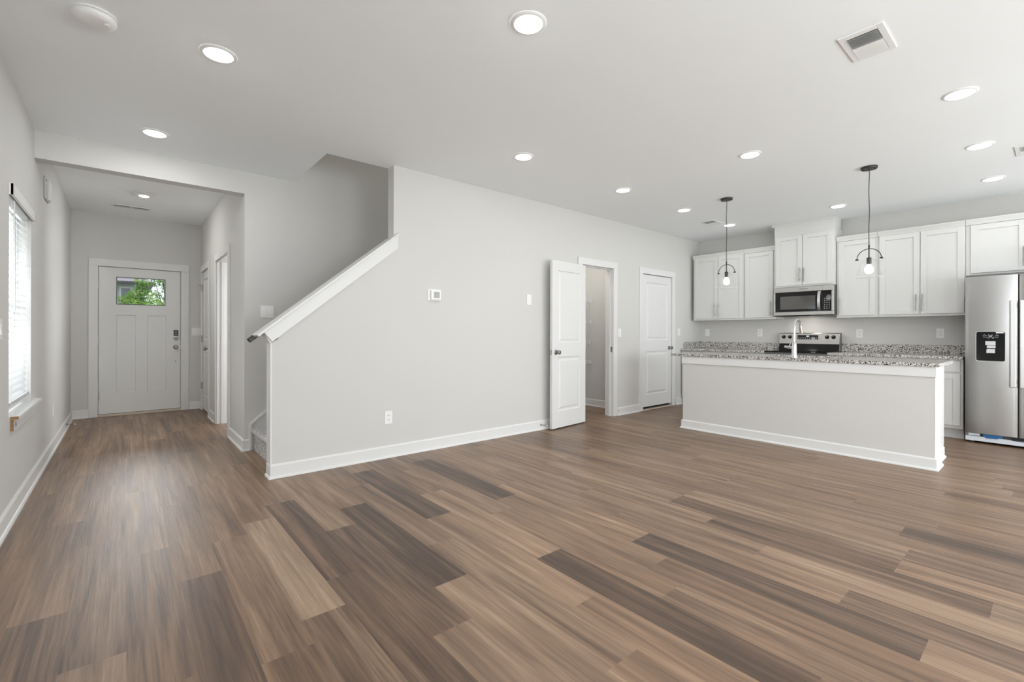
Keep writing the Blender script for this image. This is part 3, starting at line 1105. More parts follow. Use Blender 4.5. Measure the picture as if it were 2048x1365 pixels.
hb = .094
B2 = (1.982, B[1] + hb / cs)
m = M(fk)
m.prism([A, B, B2, offn(A, hb)], t, t + .019)
m.prism([A, (1.945, zb + SL * (1.945 - KX0)), (1.945, zb + SL * (1.945 - KX0) + hb / cs), offn(A, hb)], -.019, 0)
m.prism([(KX0 - .012, zb - .015), (KX0 + .05, zb + .025), offn((KX0 + .05, zb + .04), hb), offn(A, hb)], 0, t)
struct(m, 'trim_1', 'trim', 'white skirt band following the slope of the stair half wall', 'trim', bevel=.002)
C0 = offn(A, hb)
C0 = (C0[0] - cs * .052, C0[1] - sn * .052)
C1 = offn((1.945, zb + SL * (1.945 - KX0)), hb)
x1 = 1.944
c1 = (x1, C0[1] + SL * (x1 - C0[0]))
m = M(fk)
m.prism([C0, c1, (c1[0], c1[1] + .020 / cs), offn(C0, .020)], -.036, t + .034)
m.prism([(1.944, c1[1]), (1.990, c1[1] + SL * .046), (1.990, c1[1] + SL * .046 + .020 / cs), (1.944, c1[1] + .020 / cs)], t, t + .034)
struct(m, 'trim_2', 'trim', 'white sloped cap board on top of the stair half wall', 'trim', bevel=.004)
m = M(on_x_neg(KX0))
m.box(-YSB - .002, -YS + .002, .112, zb - .012, 0, .012)
struct(m, 'trim_3', 'trim', 'white vertical trim on the end of the stair half wall', 'trim', bevel=.002)
# skirt board on stairwell wall
m = M(on_y(YW))
q0 = (.949, .265)
m.prism([(.949, 0), (4.3, 0), (4.3, q0[1] + SL * (4.3 - .975)), (.975, q0[1] + .018), q0], 0, .012)
m.prism([(.949, 0), (.972, 0), (.972, .262), (.949, .265)], .012, .026)
m.prism([(.949, .265), (.972, .255), (4.3, .255 + SL * (4.3 - .972)), (4.3, .283 + SL * (4.3 - .972)), (.972, .283)], .012, .026)
struct(m, 'trim_4', 'trim', 'white skirt board along the wall side of the stairs', 'trim', bevel=.002)
# stairs
run, rise = .2415, .1946
st = thing('staircase', 'grey carpeted staircase rising behind the half wall', 'staircase', (1.0, 4.66, 0), kind='structure')
for i in range(14):
    xa = .985 + i * run
    zt = .218 + i * rise
    za = 0 if i == 0 else zt - rise
    m = M(Fr((0, YSB + .021, 0), (1, 0, 0), (0, 0, 1), (0, 1, 0)))
    wdt = YW - YSB - .021 - .034
    prof = [(xa + .006, max(0, za - .02)), (xa + .006, zt - .055)]
    for k in range(7):
        a = R(-90 - 15 + k * -30) if False else R(250 - k * 26.6)
        prof.append((xa + .004 + .026 * math.cos(a), zt - .028 + .028 * math.sin(a)))
    prof += [(xa + run + .02, zt), (xa + run + .02, max(0, za - .02))]
    m.prism(prof, 0, wdt)
    m.build('step', 'carpet', st, smooth=True)
# handrail on the stair side
m = M(Fr((0, 4.205, 0), (1, 0, 0), (0, 0, 1), (0, 1, 0)))
h0 = (.783, 1.082)
L_ = 2.6
m.prism([h0, (h0[0] + cs * L_, h0[1] + sn * L_), (h0[0] + cs * L_ - sn * .036, h0[1] + sn * L_ + cs * .036), (h0[0] - sn * .036, h0[1] + cs * .036)], 0, .045)
hr = m.build('handrail', ['espresso'], bevel=.006, label='dark brown handrail end showing below the half wall cap', category='handrail')
for k in range(3):
    m = M()
    s_ = .35 + k * .9
    px_, pz_ = h0[0] + cs * s_, h0[1] + sn * s_
    m.tube([(px_, 4.225, pz_ + .0), (px_, 4.225, pz_ - .03), (px_, 4.187, pz_ - .06)], .007, 8)
    m.build('bracket', 'nickel', hr, smooth=True)


# ------------------------------------------------------------------ outlets, switches, thermostat
def outlet(fr, u, v, label):
    p = fr(u, v, 0)
    r = thing('wall_outlet', label, 'outlet', p, 'wall outlets')
    m = M(fr)
    m.box(u - .038, u + .038, v - .06, v + .06, 0.0005, .006)
    m.build('cover_plate', 'plastic', r, bevel=.003)
    for s_ in (-.02, .02):
        m = M(fr)
        m.box(u - .017, u + .017, v + s_ - .0145, v + s_ + .0145, .006, .0075)
        m.m = 1
        m.box(u - .009, u - .006, v + s_ - .003, v + s_ + .007, .0075, .0078).box(u + .006, u + .009, v + s_ - .003, v + s_ + .006, .0075, .0078)
        m.lathe([(.003, .0075), (.003, .0078)], (u, v + s_ - .008, 0), 8)
        m.build('receptacle', ['plastic', 'slot'], r)
    return r


def switch(fr, u, v, gangs, label, name='light_switch'):
    r = thing(name, label, 'switch', fr(u, v, 0), 'light switches')
    w_ = .038 + .023 * (gangs - 1)
    m = M(fr)
    m.box(u - w_, u + w_, v - .06, v + .06, .0005, .006)
    m.build('cover_plate', 'plastic', r, bevel=.003)
    for g_ in range(gangs):
        c = u + (g_ - (gangs - 1) / 2) * .046
        m = M(fr)
        m.prism([(0, 0)], 0, 0) if False else None
        m.quadmesh([(c - .0165, v - .033, .006), (c + .0165, v - .033, .006), (c + .0165, v + .033, .006), (c - .0165, v + .033, .006),
                    (c - .0155, v - .032, .0105), (c + .0155, v - .032, .0105), (c + .0155, v + .032, .0070), (c - .0155, v + .032, .0070)],
                   [(0, 1, 5, 4), (1, 2, 6, 5), (2, 3, 7, 6), (3, 0, 4, 7), (4, 5, 6, 7)])
        m.build('rocker', 'plastic', r)
    return r


fkw = on_x_neg(XK)
outlet(fs, 1.895, .373, 'white outlet low on the long wall below the thermostat')
outlet(fl, 6.43, .39, 'white outlet low on the left wall past the window')
outlet(fkw, -3.90, 1.18, 'white outlet above the left counter nearest the room corner')
outlet(fkw, -3.047, 1.18, 'white outlet above the left counter close to the range')
outlet(fkw, -1.761, 1.172, 'white outlet above the counter just right of the range')
outlet(fkw, -.949, 1.174, 'white outlet above the counter beside the refrigerator')
switch(fs, 5.40, 1.172, 1, 'white single switch on the wall between the pantry and closed door')
switch(fs, 6.988, 1.188, 1, 'white single switch right of the closed door near the kitchen corner')
switch(on_y(YW), 1.112, 1.375, 2, 'white double switch on the wall above the stair handrail')
switch(fy, .852, 1.172, 2, 'white double switch right of the front door')
switch(fl, 3.852, 1.18, 1, 'white switch plate on the left wall before the window')
th_ = thing('thermostat', 'square white thermostat with grey screen on the long wall', 'thermostat', fs(2.38, 1.543, 0))
m = M(fs)
m.box(2.306, 2.456, 1.486, 1.600, .0005, .008)
m.build('back_plate', 'plastic', th_, bevel=.004)
m = M(fs)
m.box(2.334, 2.446, 1.494, 1.592, .008, .030)
m.build('body', 'plastic', th_, bevel=.006)
M(fs).box(2.362, 2.428, 1.512, 1.576, .030, .0308).build('screen', 'lcd', th_, label='grey display')
m = M(fs)
m.box(3.627, 3.699, 1.497, 1.620, .0005, .007)
m.build('blank_plate', 'plastic', bevel=.003, label='blank white wall plate left of the open pantry door', category='wall plate')
ch = thing('door_chime', 'small white box high on the left wall inside the hallway', 'door chime', fl(5.84, 2.44, 0))
m = M(fl)
m.box(5.72, 5.97, 2.34, 2.54, .0005, .014)
m.build('body', 'wall', ch, bevel=.006)
m = M(fl)
m.sweep([(2.352, .014), (2.352, .026), (2.36, .030), (2.50, .030), (2.52, .026), (2.528, .014)], 5.86, 5.955)
m.build('cover', 'plastic', ch, bevel=.003)
M(fl).lathe([(.008, .014), (.008, .017)], (5.745, 2.50, 0), 10).build('screw', 'dark', ch)


# door stops
def doorstop(name, p0, p1, label):
    r = thing(name, label, 'door stop', p0, 'spring door stops')
    p0, p1 = Vector(p0), Vector(p1)
    dv = (p1 - p0)
    a = dv.normalized()
    s_ = a.orthogonal().normalized()
    s2 = a.cross(s_)
    path = []
    for i in range(90):
        th2 = i * .9
        path.append(p0 + dv * (i / 89 * .86) + (s_ * math.cos(th2) + s2 * math.sin(th2)) * .0042)
    M().tube(path, .0014, 5).build('spring', 'nickel', r, smooth=True)
    M().tube([p0, p0 + a * .006], .010, 12).build('base', 'nickel', r)
    M().tube([p0 + dv * .84, p1], .006, 10).build('tip', 'plastic', r, label='white rubber tip')
    return r


doorstop('door_stop', (3.845, YS - .0145, .062), (3.895, YS - .088, .056), 'spring door stop on the baseboard beside the open pantry door')
doorstop('door_stop', (XL + .0145, 7.62, .066), (XL + .10, 7.60, .060), 'spring door stop on the left baseboard near the front door')
M(fs).lathe([(.010, .0145), (.010, .018), (.004, .019)], (5.365, .070, 0), 12).build('door_stop_socket', 'hinge', label='small grey screw hole plug on the baseboard right of the pantry', category='door stop')

# ------------------------------------------------------------------ ceiling fixtures
fc = on_ceil(CZ)
spots = [((.41, 3.077), 'recessed light on the ceiling between smoke detector and stair opening'),
         ((1.575, 1.747), 'recessed light nearest the camera at top centre of the photo'),
         ((.188, 4.621), 'recessed light just in front of the hallway beam'),
         ((2.732, 3.093), 'recessed light right of the stair opening above the thermostat'),
         ((4.204, 3.104), 'recessed light on the ceiling in front of the open pantry door'),
         ((5.476, 3.101), 'recessed light nearest the small ceiling vent, on its left'),
         ((4.221, 1.765), 'recessed light in front of the island, between the two pendants in the photo'),
         ((6.743, 1.772), 'recessed light above the tall cabinet over the microwave'),
         ((6.731, 3.099), 'recessed light behind the cord of the left pendant'),
         ((4.197, .428), 'recessed light right of the large square ceiling vent'),
         ((5.477, .44), 'recessed light beside the partly cropped vent at the right edge'),
         ((6.74, .444), 'recessed light in front of the cabinet above the refrigerator'),
         ((2.72, .40), 'recessed light cut by the top edge of the photo')]
first, dim = None, None
for (x, y), lab in spots:
    if first is None:
        first = thing('recessed_light', lab, 'ceiling light', (x, y, CZ), 'recessed ceiling lights')
        f0 = Fr((x, y, CZ), (1, 0, 0), (0, -1, 0), (0, 0, -1))
        m = M(f0)
        m.lathe([(.092, .0005), (.090, .003), (.082, .007), (.076, .009), (.073, .008), (.073, .004)], seg=48, cap=False)
        m.build('trim_ring', 'plastic', first, smooth=True)
        m = M(f0)
        m.lathe([(.0725, .006), (.0720, .0095), (.066, .0125), (.040, .0138), (.001, .0142)], seg=48, cap=False)
        m.build('lens', 'lens', first, smooth=True)
    else:
        c = copy_tree(first, (x, y, CZ), lab)
        if x > 4.0:                    # kitchen lamps get the weaker glow
            for ch in c.children:
                if ch.name.startswith('lens'):
                    if dim is None:
                        dim = ch.data.copy()
                        dim.materials[0] = MT['lens_dim']
                    ch.data = dim

sdv = thing('smoke_detector', 'round white smoke detector on the ceiling at top left', 'smoke detector', (-.116, 3.085, CZ))
f0 = Fr((-.112, 3.095, CZ), (1, 0, 0), (0, -1, 0), (0, 0, -1))
M(f0).lathe([(.088, .0005), (.088, .010), (.085, .012)], seg=40).build('base', 'plastic', sdv, smooth=True)
M(f0).lathe([(.080, .012), (.080, .0145)], seg=40).build('seam', 'slot', sdv)
m = M(f0)
m.lathe([(.085, .0145), (.085, .026), (.078, .036), (.062, .042), (.030, .045), (.001, .045)], seg=40)
cv = m.build('cover', 'plastic', sdv, smooth=True)
m = M(f0)
m.lathe([(.012, .043), (.011, .048), (.002, .049)], (.045, .02, 0), 16)
m.build('test_button', 'plastic', cv, smooth=True)
hf = thing('ceiling_fixture', 'round white fixture on the hallway ceiling before the long vent', 'ceiling fixture', (.182, 6.96, HZ))
f0 = Fr((.182, 6.96, HZ), (1, 0, 0), (0, -1, 0), (0, 0, -1))
M(f0).lathe([(.11, .0005), (.11, .010), (.098, .024), (.070, .030), (.050, .031)], seg=40).build('ring', 'plastic', hf, smooth=True)
M(f0).lathe([(.049, .030), (.047, .036), (.034, .041), (.001, .043)], seg=40).build('dome', emission('hall_dome_glow', (1.0, .985, .96), HALL_W), hf, smooth=True, label='small bright white dome')  # dome glow is added to fill the hallway


def vent(name, fr, u0, u1, v0, v1, label, banks, margin, pitch, along, loc):
    """banks: list of (lo, hi, tilt) in the direction across the louvres"""
    r = thing(name, label, 'air vent', loc, 'white ceiling vents')
    m = M(fr)
    a, b, c, d = u0 + margin[0], u1 - margin[0], v0 + margin[1], v1 - margin[1]
    for (x0, x1, y0, y1) in ((u0, u1, v0, c), (u0, u1, d, v1), (u0, a, c, d), (b, u1, c, d)):
        m.box(x0, x1, y0, y1, .0005, .007)
    m.build('frame', 'plastic', r, bevel=.002)
    m = M(fr)
    m.quadmesh([(a, c, .001), (b, c, .001), (b, d, .001), (a, d, .001)], [(0, 1, 2, 3)])
    m.build('duct', 'dark', r, label='dark opening')
    m = M(fr)
    for lo, hi, tl in banks:
        n_ = max(1, int((hi - lo) / pitch))
        for i in range(n_):
            p = lo + (i + .5) * (hi - lo) / n_
            dx, dz = math.cos(tl) * pitch * .52, math.sin(tl) * pitch * .52
            z0 = .0085
            if along == 'v':
                q = [(p - dx, c, z0 - dz), (p + dx, c, z0 + dz), (p + dx, d, z0 + dz), (p - dx, d, z0 - dz)]
            else:
                q = [(a, p - dx, z0 - dz), (a, p + dx, z0 + dz), (b, p + dx, z0 + dz), (b, p - dx, z0 - dz)]
            m.quadmesh(q, [(0, 1, 2, 3)])
    # dividers
    for lo, hi, tl in banks[:-1]:
        if along == 'v':
            m.box(hi - .003, hi + .007, c, d, .001, .009)
        else:
            m.box(a, b, hi - .003, hi + .007, .001, .009)
    m.build('louvres', 'plastic', r, recalc=False)
    return r


vent('ceiling_vent', fc, 2.925, 3.245, -.775, -.580, 'large white louvred ceiling vent at the upper right', [(2.968, 3.085, R(-48)), (3.092, 3.205, R(38))], (.042, .030), .0125, 'v', (3.085, .678, CZ))
vent('ceiling_vent', fc, 5.74, 6.06, -.255, -.06, 'white ceiling vent cropped by the right edge of the photo', [(5.783, 5.90, R(-48)), (5.907, 6.018, R(38))], (.042, .030), .0125, 'v', (5.9, .157, CZ))
vent('ceiling_vent', fc, 6.24, 6.54, -3.29, -3.10, 'small white ceiling vent left of the left pendant cord', [(6.28, 6.39, R(-48)), (6.397, 6.50, R(38))], (.04, .030), .0125, 'v', (6.39, 3.195, CZ))
vent('ceiling_vent', on_ceil(HZ), -.128, .28, -7.90, -7.735, 'long white vent on the hallway ceiling near the front door', [(-.096, .072, R(50)), (.079, .25, R(50))], (.030, .045), .0135, 'v', (.076, 7.82, HZ))

# ------------------------------------------------------------------ pendants
pend = None
for (x, y), lab in [((5.40, 1.170), 'black pendant lamp with clear glass bell shade nearer the refrigerator'), ((5.395, 2.518), 'black pendant lamp with clear glass bell shade nearer the pantry')]:
    dz = 0.0
    if pend is None:
        pend = thing('pendant_light', lab, 'pendant light', (x, y, CZ), 'pendant lights over the island')
        f0 = Fr((x, y, CZ), (1, 0, 0), (0, -1, 0), (0, 0, -1))
        m = M(f0)
        m.lathe([(.066, .0005), (.066, .014), (.062, .020), (.010, .022)], seg=36)
        can = m.build('canopy', 'black', pend, smooth=True)
        for sg in (-1, 1):
            M(f0).lathe([(.007, .02), (.007, .027), (.003, .029)], (0, sg * .045, 0), 10).build('screw', 'black', can, smooth=True)
        m = M(f0)
        pts = [(.0022 * math.sin(i * 1.1), .0022 * math.cos(i * .8), .02 + i * (.74 - .02) / 14) for i in range(15)]
        pts[0], pts[-1] = (0, 0, .02), (0, 0, .74)
        m.tube(pts, .0034, 8)
        m.build('cord', 'black', pend, smooth=True)
        m = M(f0)
        m.lathe([(.004, .735), (.007, .74), (.007, .768), (.005, .772), (.005, .862)], seg=14)
        m.build('stem', 'black', pend, smooth=True)
        m = M(f0)
        rr_ = .094
        arc = [(0, rr_ * math.cos(a), .868 - .094 * math.sin(a)) for a in [PI * k / 28 for k in range(29)]]
        m.tube(arc, .0036, 8)
        for sg in (-1, 1):
            m.lathe([(.007, -.012), (.007, .012)], (0, sg * rr_, .870), 10, 'v')
        m.build('arch_bracket', 'black', pend, smooth=True)
        m = M(f0)
        m.lathe([(.010, .855), (.019, .860), (.019, .916), (.016, .920)], seg=24)
        m.build('socket', 'black', pend, smooth=True)
        m = M(f0)
        prof = [(.013, .918), (.016, .928), (.028, .946), (.035, .966), (.034, .986), (.025, 1.004), (.008, 1.013)]
        m.lathe(prof, seg=24)
        m.build('bulb', 'bulb', pend, smooth=True)
        m = M(f0)
        prof = [(.022, .870), (.045, .876), (.062, .890), (.070, .912), (.075, .945), (.081, .975), (.090, 1.005), (.101, 1.026), (.112, 1.038)]
        m.lathe(prof, seg=48, cap=False)
        gs = m.build('glass_shade', 'shade', pend, smooth=True, recalc=False)
        m = M(f0)
        m.lathe([(.1115, 1.036), (.1135, 1.038), (.1135, 1.041), (.1110, 1.042), (.1095, 1.039), (.1115, 1.036)], seg=48, cap=False)
        m.build('rim', 'rim', gs, smooth=True)
    else:
        copy_tree(pend, (x, y, CZ), lab)

# ------------------------------------------------------------------ kitchen cabinets
def shaker(m, u0, u1, v0, v1, d0, d1, rail=.058):
    m.box(u0, u0 + rail, v0, v1, d0, d1).box(u1 - rail, u1, v0, v1, d0, d1)
    m.box(u0 + rail, u1 - rail, v0, v0 + rail, d0, d1).box(u0 + rail, u1 - rail, v1 - rail, v1, d0, d1)
    m.box(u0 + rail, u1 - rail, v0 + rail, v1 - rail, d0, d1 - .009)


def bar_handle(parent, fr, u, v0, v1, d, horizontal=False):
    m = M(fr)
    if horizontal:
        m.tube([(v0, u, d + .030), (v1, u, d + .030)], .0058, 10)
        for q in (v0 + .03, v1 - .03):
            m.tube([(q, u, d), (q, u, d + .030)], .0045, 8)
    else:
        m.tube([(u, v0, d + .030), (u, v1, d + .030)], .0058, 10)
        for q in (v0 + .035, v1 - .035):
            m.tube([(u, q, d), (u, q, d + .030)], .0045, 8)
    m.build('handle', 'nickel', parent, smooth=True, label='brushed bar handle')


def upper(name, y_hi, y_lo, xf, z0, z1, doors, label, crown=True, hz=(1.437, 1.645)):
    """u runs from -y_hi (left in the photo) to -y_lo"""
    fr = on_x_neg(xf)
    r = thing(name, label, 'cabinet', ((xf + XK) / 2, (y_hi + y_lo) / 2, z0))
    dep = XK - xf - .002
    m = M(fr)
    m.box(-y_hi + .0005, -y_lo - .0005, z0, z1, -dep, -.019)
    m.build('body', 'cab', r, bevel=.0015)
    for (u0, u1, v0, v1, hu) in doors:
        m = M(fr)
        shaker(m, u0, u1, v0, v1, -.018, 0)
        dr = m.build('door', 'cab', r, bevel=.0018)
        if hu is not None:
            bar_handle(dr, fr, hu, hz[0], hz[1], 0)
    if crown:
        m = M(fr)
        m.sweep([(z1 - .012, -.019), (z1 - .012, -.006), (z1 + .010, .002), (z1 + .040, .020), (z1 + .048, .020), (z1 + .048, -.06), (z1, -.06)], -y_hi + .0005, -y_lo - .0005)
        m.build('crown', 'cab', r)
    return r


ZB, ZT = 1.380, 2.412
upper('upper_cabinet', 3.985, 3.150, 7.33, ZB, ZT, [(-3.955, -3.562, 1.408, 2.402, -3.606), (-3.556, -3.168, 1.408, 2.402, -3.549 + .037 - .03)], 'white two door upper cabinet in the left kitchen corner')
upper('upper_cabinet', 3.148, 2.702, 7.33, ZB, ZT, [(-3.134, -2.735, 1.408, 2.392, -2.759)], 'white single door upper cabinet left of the microwave')
upper('upper_cabinet', 1.943, 1.500, 7.33, ZB, ZT, [(-1.918, -1.524, 1.408, 2.392, -1.899)], 'white single door upper cabinet right of the microwave')
upper('upper_cabinet', 1.498, .700, 7.33, ZB, ZT, [(-1.480, -1.094, 1.408, 2.398, -1.125), (-1.088, -.709, 1.408, 2.398, -1.066)], 'white two door upper cabinet left of the refrigerator')
upper('upper_cabinet', .698, -.255, 7.33, 1.830, ZT, [(-.658, -.232, 1.853, 2.392, -.256), (-.224, .205, 1.853, 2.392, -.190)], 'white upper cabinet above the refrigerator', hz=(1.89, 2.10))
# tall cabinet over microwave, up to the ceiling
r = upper('upper_cabinet', 2.694, 1.950, 7.26, 1.828, 2.60, [(-2.672, -2.331, 1.850, 2.555, -2.357), (-2.325, -1.972, 1.850, 2.555, -2.304)], 'taller white cabinet above the microwave reaching the ceiling', crown=False, hz=(1.89, 2.09))
fr = on_x_neg(7.26)
m = M(fr)
m.sweep([(2.60, -.030), (2.60, -.017), (2.715, -.017), (2.722, -.012), (2.738, -.004), (CZ - .0005, -.004), (CZ - .0005, -.3), (2.60, -.3)], -2.694, -1.950)
m.box(-2.728, -2.694, 2.715, CZ - .0005, -.3, -.004)
m.build('crown', 'cab', r)


def base_cab(y_hi, y_lo, label, doors=1, hleft=True):
    xf = 7.05
    fr = on_x_neg(xf)
    r = thing('base_cabinet', label, 'cabinet', ((xf + XK) / 2, (y_hi + y_lo) / 2, 0))
    m = M(fr)
    m.box(-y_hi + .0005, -y_lo - .0005, .115, .884, -(XK - xf) + .002, -.019)
    m.box(-y_hi + .0005, -y_lo - .0005, .0, .115, -(XK - xf) + .002, -.085)
    m.build('body', 'cab', r, bevel=.0015)
    n_ = doors
    wd = (y_hi - y_lo - .044) / n_
    for i in range(n_):
        u0 = -y_hi + .022 + i * wd + (.003 if i else 0)
        u1 = u0 + wd - .003
        m = M(fr)
        m.box(u0, u1, .742, .868, -.018, 0)
        dr = m.build('drawer', 'cab', r, bevel=.0025)
        bar_handle(dr, fr, .805, (u0 + u1) / 2 - .09, (u0 + u1) / 2 + .09, 0, True)
        m = M(fr)
        shaker(m, u0, u1, .150, .724, -.018, 0)
        dr = m.build('door', 'cab', r, bevel=.0018)
        bar_handle(dr, fr, u0 + .03 if (i == n_ - 1) else u1 - .03, .50, .70, 0)
    return r


base_cab(1.290, .688, 'white base cabinet beside the refrigerator with drawer over door')
base_cab(1.960, 1.292, 'white base cabinet right of the range behind the island', 2)
base_cab(4.040, 3.390, 'white base cabinet in the kitchen corner behind the island', 2)
base_cab(3.388, 2.738, 'white base cabinet left of the range behind the island', 2)

# countertops
m = M()
m.box(7.022, XK - .001, 2.735, YS - .001, .885, .917)
ct = m.build('countertop', 'granite', bevel=.003, label='speckled grey granite countertop left of the range', category='countertop')
m = M()
m.box(XK - .021, XK - .001, 2.735, YS - .022, .917, 1.026)
m.box(7.128, XK - .001, YS - .021, YS - .001, .917, 1.024)
m.build('backsplash', 'granite', ct, bevel=.0015)
m = M()
m.box(7.022, XK - .001, .688, 1.963, .885, .917)
ct = m.build('countertop', 'granite', bevel=.003, label='speckled grey granite countertop between range and refrigerator', category='countertop')
m = M()
m.box(XK - .021, XK - .001, .688, 1.963, .917, 1.030)
m.build('backsplash', 'granite', ct, bevel=.0015)

# ------------------------------------------------------------------ island
IX, IY0, IY1 = 5.29, .690, 3.005
isl = thing('kitchen_island', 'pale grey kitchen island with white trim in front of the cabinets', 'kitchen island', (5.6, 1.84, 0))
M().box(IX, IX + .265, IY0, IY1, 0, .884).build('wall_panel', 'wall', isl)
M().box(IX + .265, IX + .735, IY0 + .03, IY1 - .03, 0.10, .70).box(IX + .71, IX + .735, IY0 + .03, IY1 - .03, .70, .884).box(IX + .265, IX + .71, IY0 + .03, IY0 + .06, .70, .884).box(IX + .265, IX + .71, IY1 - .06, IY1 - .03, .70, .884).box(IX + .265, IX + .66, IY0 + .03, IY1 - .03, 0, .10).build('cabinet_body', 'cab', isl)
m = M(on_x_neg(IX))
m.box(-IY1 - .010, -IY0 + .012, .796, .884, 0, .014)
m.build('apron', 'trim', isl, bevel=.002)
m = M(Fr((0, IY0, 0), (1, 0, 0), (0, 0, 1), (0, -1, 0)))
m.box(IX - .002, IX + .267, .105, .884, 0, .004)
m.build('end_trim', 'trim', isl, bevel=.002)
m = M(on_x_neg(IX))
m.sweep(base_prof(.105), -IY1, -IY0 + .0, 1, 1)
m.fr = Fr((0, IY0, 0), (1, 0, 0), (0, 0, 1), (0, -1, 0))
m.sweep(base_prof(.105), IX, IX + .268, 1, 0)
m.fr = Fr((0, IY0 + .03, 0), (1, 0, 0), (0, 0, 1), (0, -1, 0))
m.sweep(base_prof(.105), IX + .268, IX + .66)
m.fr = Fr((0, IY1, 0), (-1, 0, 0), (0, 0, 1), (0, 1, 0))
m.sweep(base_prof(.105), -IX - .265, -IX, 0, 1)
m.build('baseboard', 'trim', isl, bevel=.001)
outlet(Fr((0, IY0 - .004, 0), (1, 0, 0), (0, 0, 1), (0, -1, 0)), IX + .06, .60, 'white outlet on the narrow right end of the island')
# counter with sink cut-out (frame of boxes around the sink)
SX0, SX1, SY0_, SY1_ = 5.575, 5.96, 1.46, 2.14
top0, top1 = .885, .915
m = M()
for a, b, c, d in ((5.262, SX0, .660, 3.155), (SX1, 6.06, .660, 3.155), (SX0, SX1, .660, SY0_), (SX0, SX1, SY1_, 3.155)):
    m.box(a, b, c, d, top0, top1)
ict = m.build('countertop', 'granite', label='speckled granite countertop of the kitchen island', category='countertop')
weld(ict)
m = M()
z0 = .74
m.quadmesh([(SX0, SY0_, top0), (SX1, SY0_, top0), (SX1, SY1_, top0), (SX0, SY1_, top0), (SX0 + .02, SY0_ + .02, z0), (SX1 - .02, SY0_ + .02, z0), (SX1 - .02, SY1_ - .02, z0), (SX0 + .02, SY1_ - .02, z0)],
           [(0, 1, 5, 4), (1, 2, 6, 5), (2, 3, 7, 6), (3, 0, 4, 7), (4, 5, 6, 7)])
m.build('sink', 'steelh', label='steel undermount sink set in the island countertop', category='sink')

# faucet
fx, fyy = 5.385, 1.800
fa = thing('faucet', 'tall chrome gooseneck faucet on the island countertop', 'faucet', (fx, fyy, top1))
fz = Fr((fx, fyy, top1), (1, 0, 0), (0, 1, 0), (0, 0, 1))
m = M(fz)
m.lathe([(.030, 0), (.030, .006), (.026, .010), (.0245, .05), (.023, .12), (.020, .155), (.016, .170)], seg=28)
m.build('body', 'chrome', fa, smooth=True)
m = M(fz)
pts = [(0, 0, .165), (0, 0, .30)]
for k in range(1, 13):
    a = PI - k * PI / 12 * .93
    pts.append((.085 + .085 * math.cos(a), 0, .315 + .085 * math.sin(a)))
m.tube(pts, .0125, 14)
m.build('spout', 'chrome', fa, smooth=True)
e1 = Vector(pts[-1])
tdir = (Vector(pts[-1]) - Vector(pts[-2])).normalized()
m = M(fz)
m.tube([e1, e1 + tdir * .02, e1 + tdir * .085], [.014, .0165, .018], 16)
m.build('spray_head', 'chrome', fa, smooth=True)
m = M(fz)
m.tube([(0, .015, .105), (0, .06, .108)], .015, 14)
m.tube([(0, .055, .108), (.002, .085, .112), (.004, .092, .112)], [.013, .013, .010], 12)
m.tube([(0, .052, .112), (-.002, .030, .150), (-.004, .022, .165)], [.006, .0055, .005], 10)
m.build('lever_handle', 'chrome', fa, smooth=True)

# ------------------------------------------------------------------ microwave
fr = on_x_neg(7.24)
U0, U1, V0, V1 = -2.692, -1.948, 1.412, 1.822
mw = thing('microwave', 'stainless over the range microwave with black window', 'microwave', (7.45, 2.32, V0))
M(fr).box(U0 + .002, U1 - .002, V0, V1, -(XK - 7.24) + .003, -.045).build('body', 'appl', mw, bevel=.003)
us = -2.080
m = M(fr)
wu0, wu1, wv0, wv1 = U0 + .022, us - .052, V0 + .062, V1 - .068
for a, b, c, d in ((U0, us - .001, V0 + .012, wv0), (U0, us - .001, wv1, V1), (U0, wu0, wv0, wv1)):
    m.box(a, b, c, d, -.045, 0)
dr = m.build('door', 'steelh', mw, bevel=.003)
M(fr).box(wu0, us - .001, wv0, wv1, -.045, -.003).build('window', 'gloss', dr, label='black glass door')
M(fr).box(wu0 + .065, wu1 - .03, wv0 + .035, wv1 - .06, -.003, -.0025).build('window_screen', 'mwglass', dr)
m = M(fr)
hp = []
for k in range(13):
    q = k / 12
    hp.append((us - .030, wv0 + .010 + q * (wv1 - wv0 - .02), .012 + .034 * math.sin(PI * q) ** .6))
b_ = []
for (u, v, d) in hp:
    b_ += [(u - .017, v, d), (u + .017, v, d), (u + .013, v, d - .012), (u - .013, v, d - .012)]
fcs = []
for j in range(12):
    for i in range(4):
        k = (i + 1) % 4
        fcs.append((4 * j + i, 4 * j + k, 4 * j + 4 + k, 4 * j + 4 + i))
fcs += [(3, 2, 1, 0), (48, 49, 50, 51)]
m.quadmesh(b_, fcs)
m.build('handle', 'handle', dr, smooth=True)
m = M(fr)
for a, b, c, d in ((us + .001, U1, V0 + .012, wv0), (us + .001, U1, wv1, V1), (-1.974, U1, wv0, wv1)):
    m.box(a, b, c, d, -.045, 0)
cp = m.build('control_frame', 'steelh', mw, bevel=.003)
M(fr).box(us + .001, -1.974, wv0, wv1, -.045, -.003).build('control_panel', 'gloss', cp, label='black glass control panel')
m = M(fr)
for j in range(6):
    for i in range(3):
        m.box(us + .022 + i * .026, us + .034 + i * .026, wv0 + .035 + j * .026, wv0 + .040 + j * .026, -.003, -.0027)
m.build('keypad_print', 'mark', cp)
m = M(fr)
m.box(U0 + .004, U1 - .004, V0, V0 + .012, -.045, -.010)
m.build('vent_lip', 'blackplastic', mw)
m = M(fr)
m.box(-2.36, -2.25, V1 - .036, V1 - .030, 0, .0004)
m.build('nameplate', 'dark', dr)

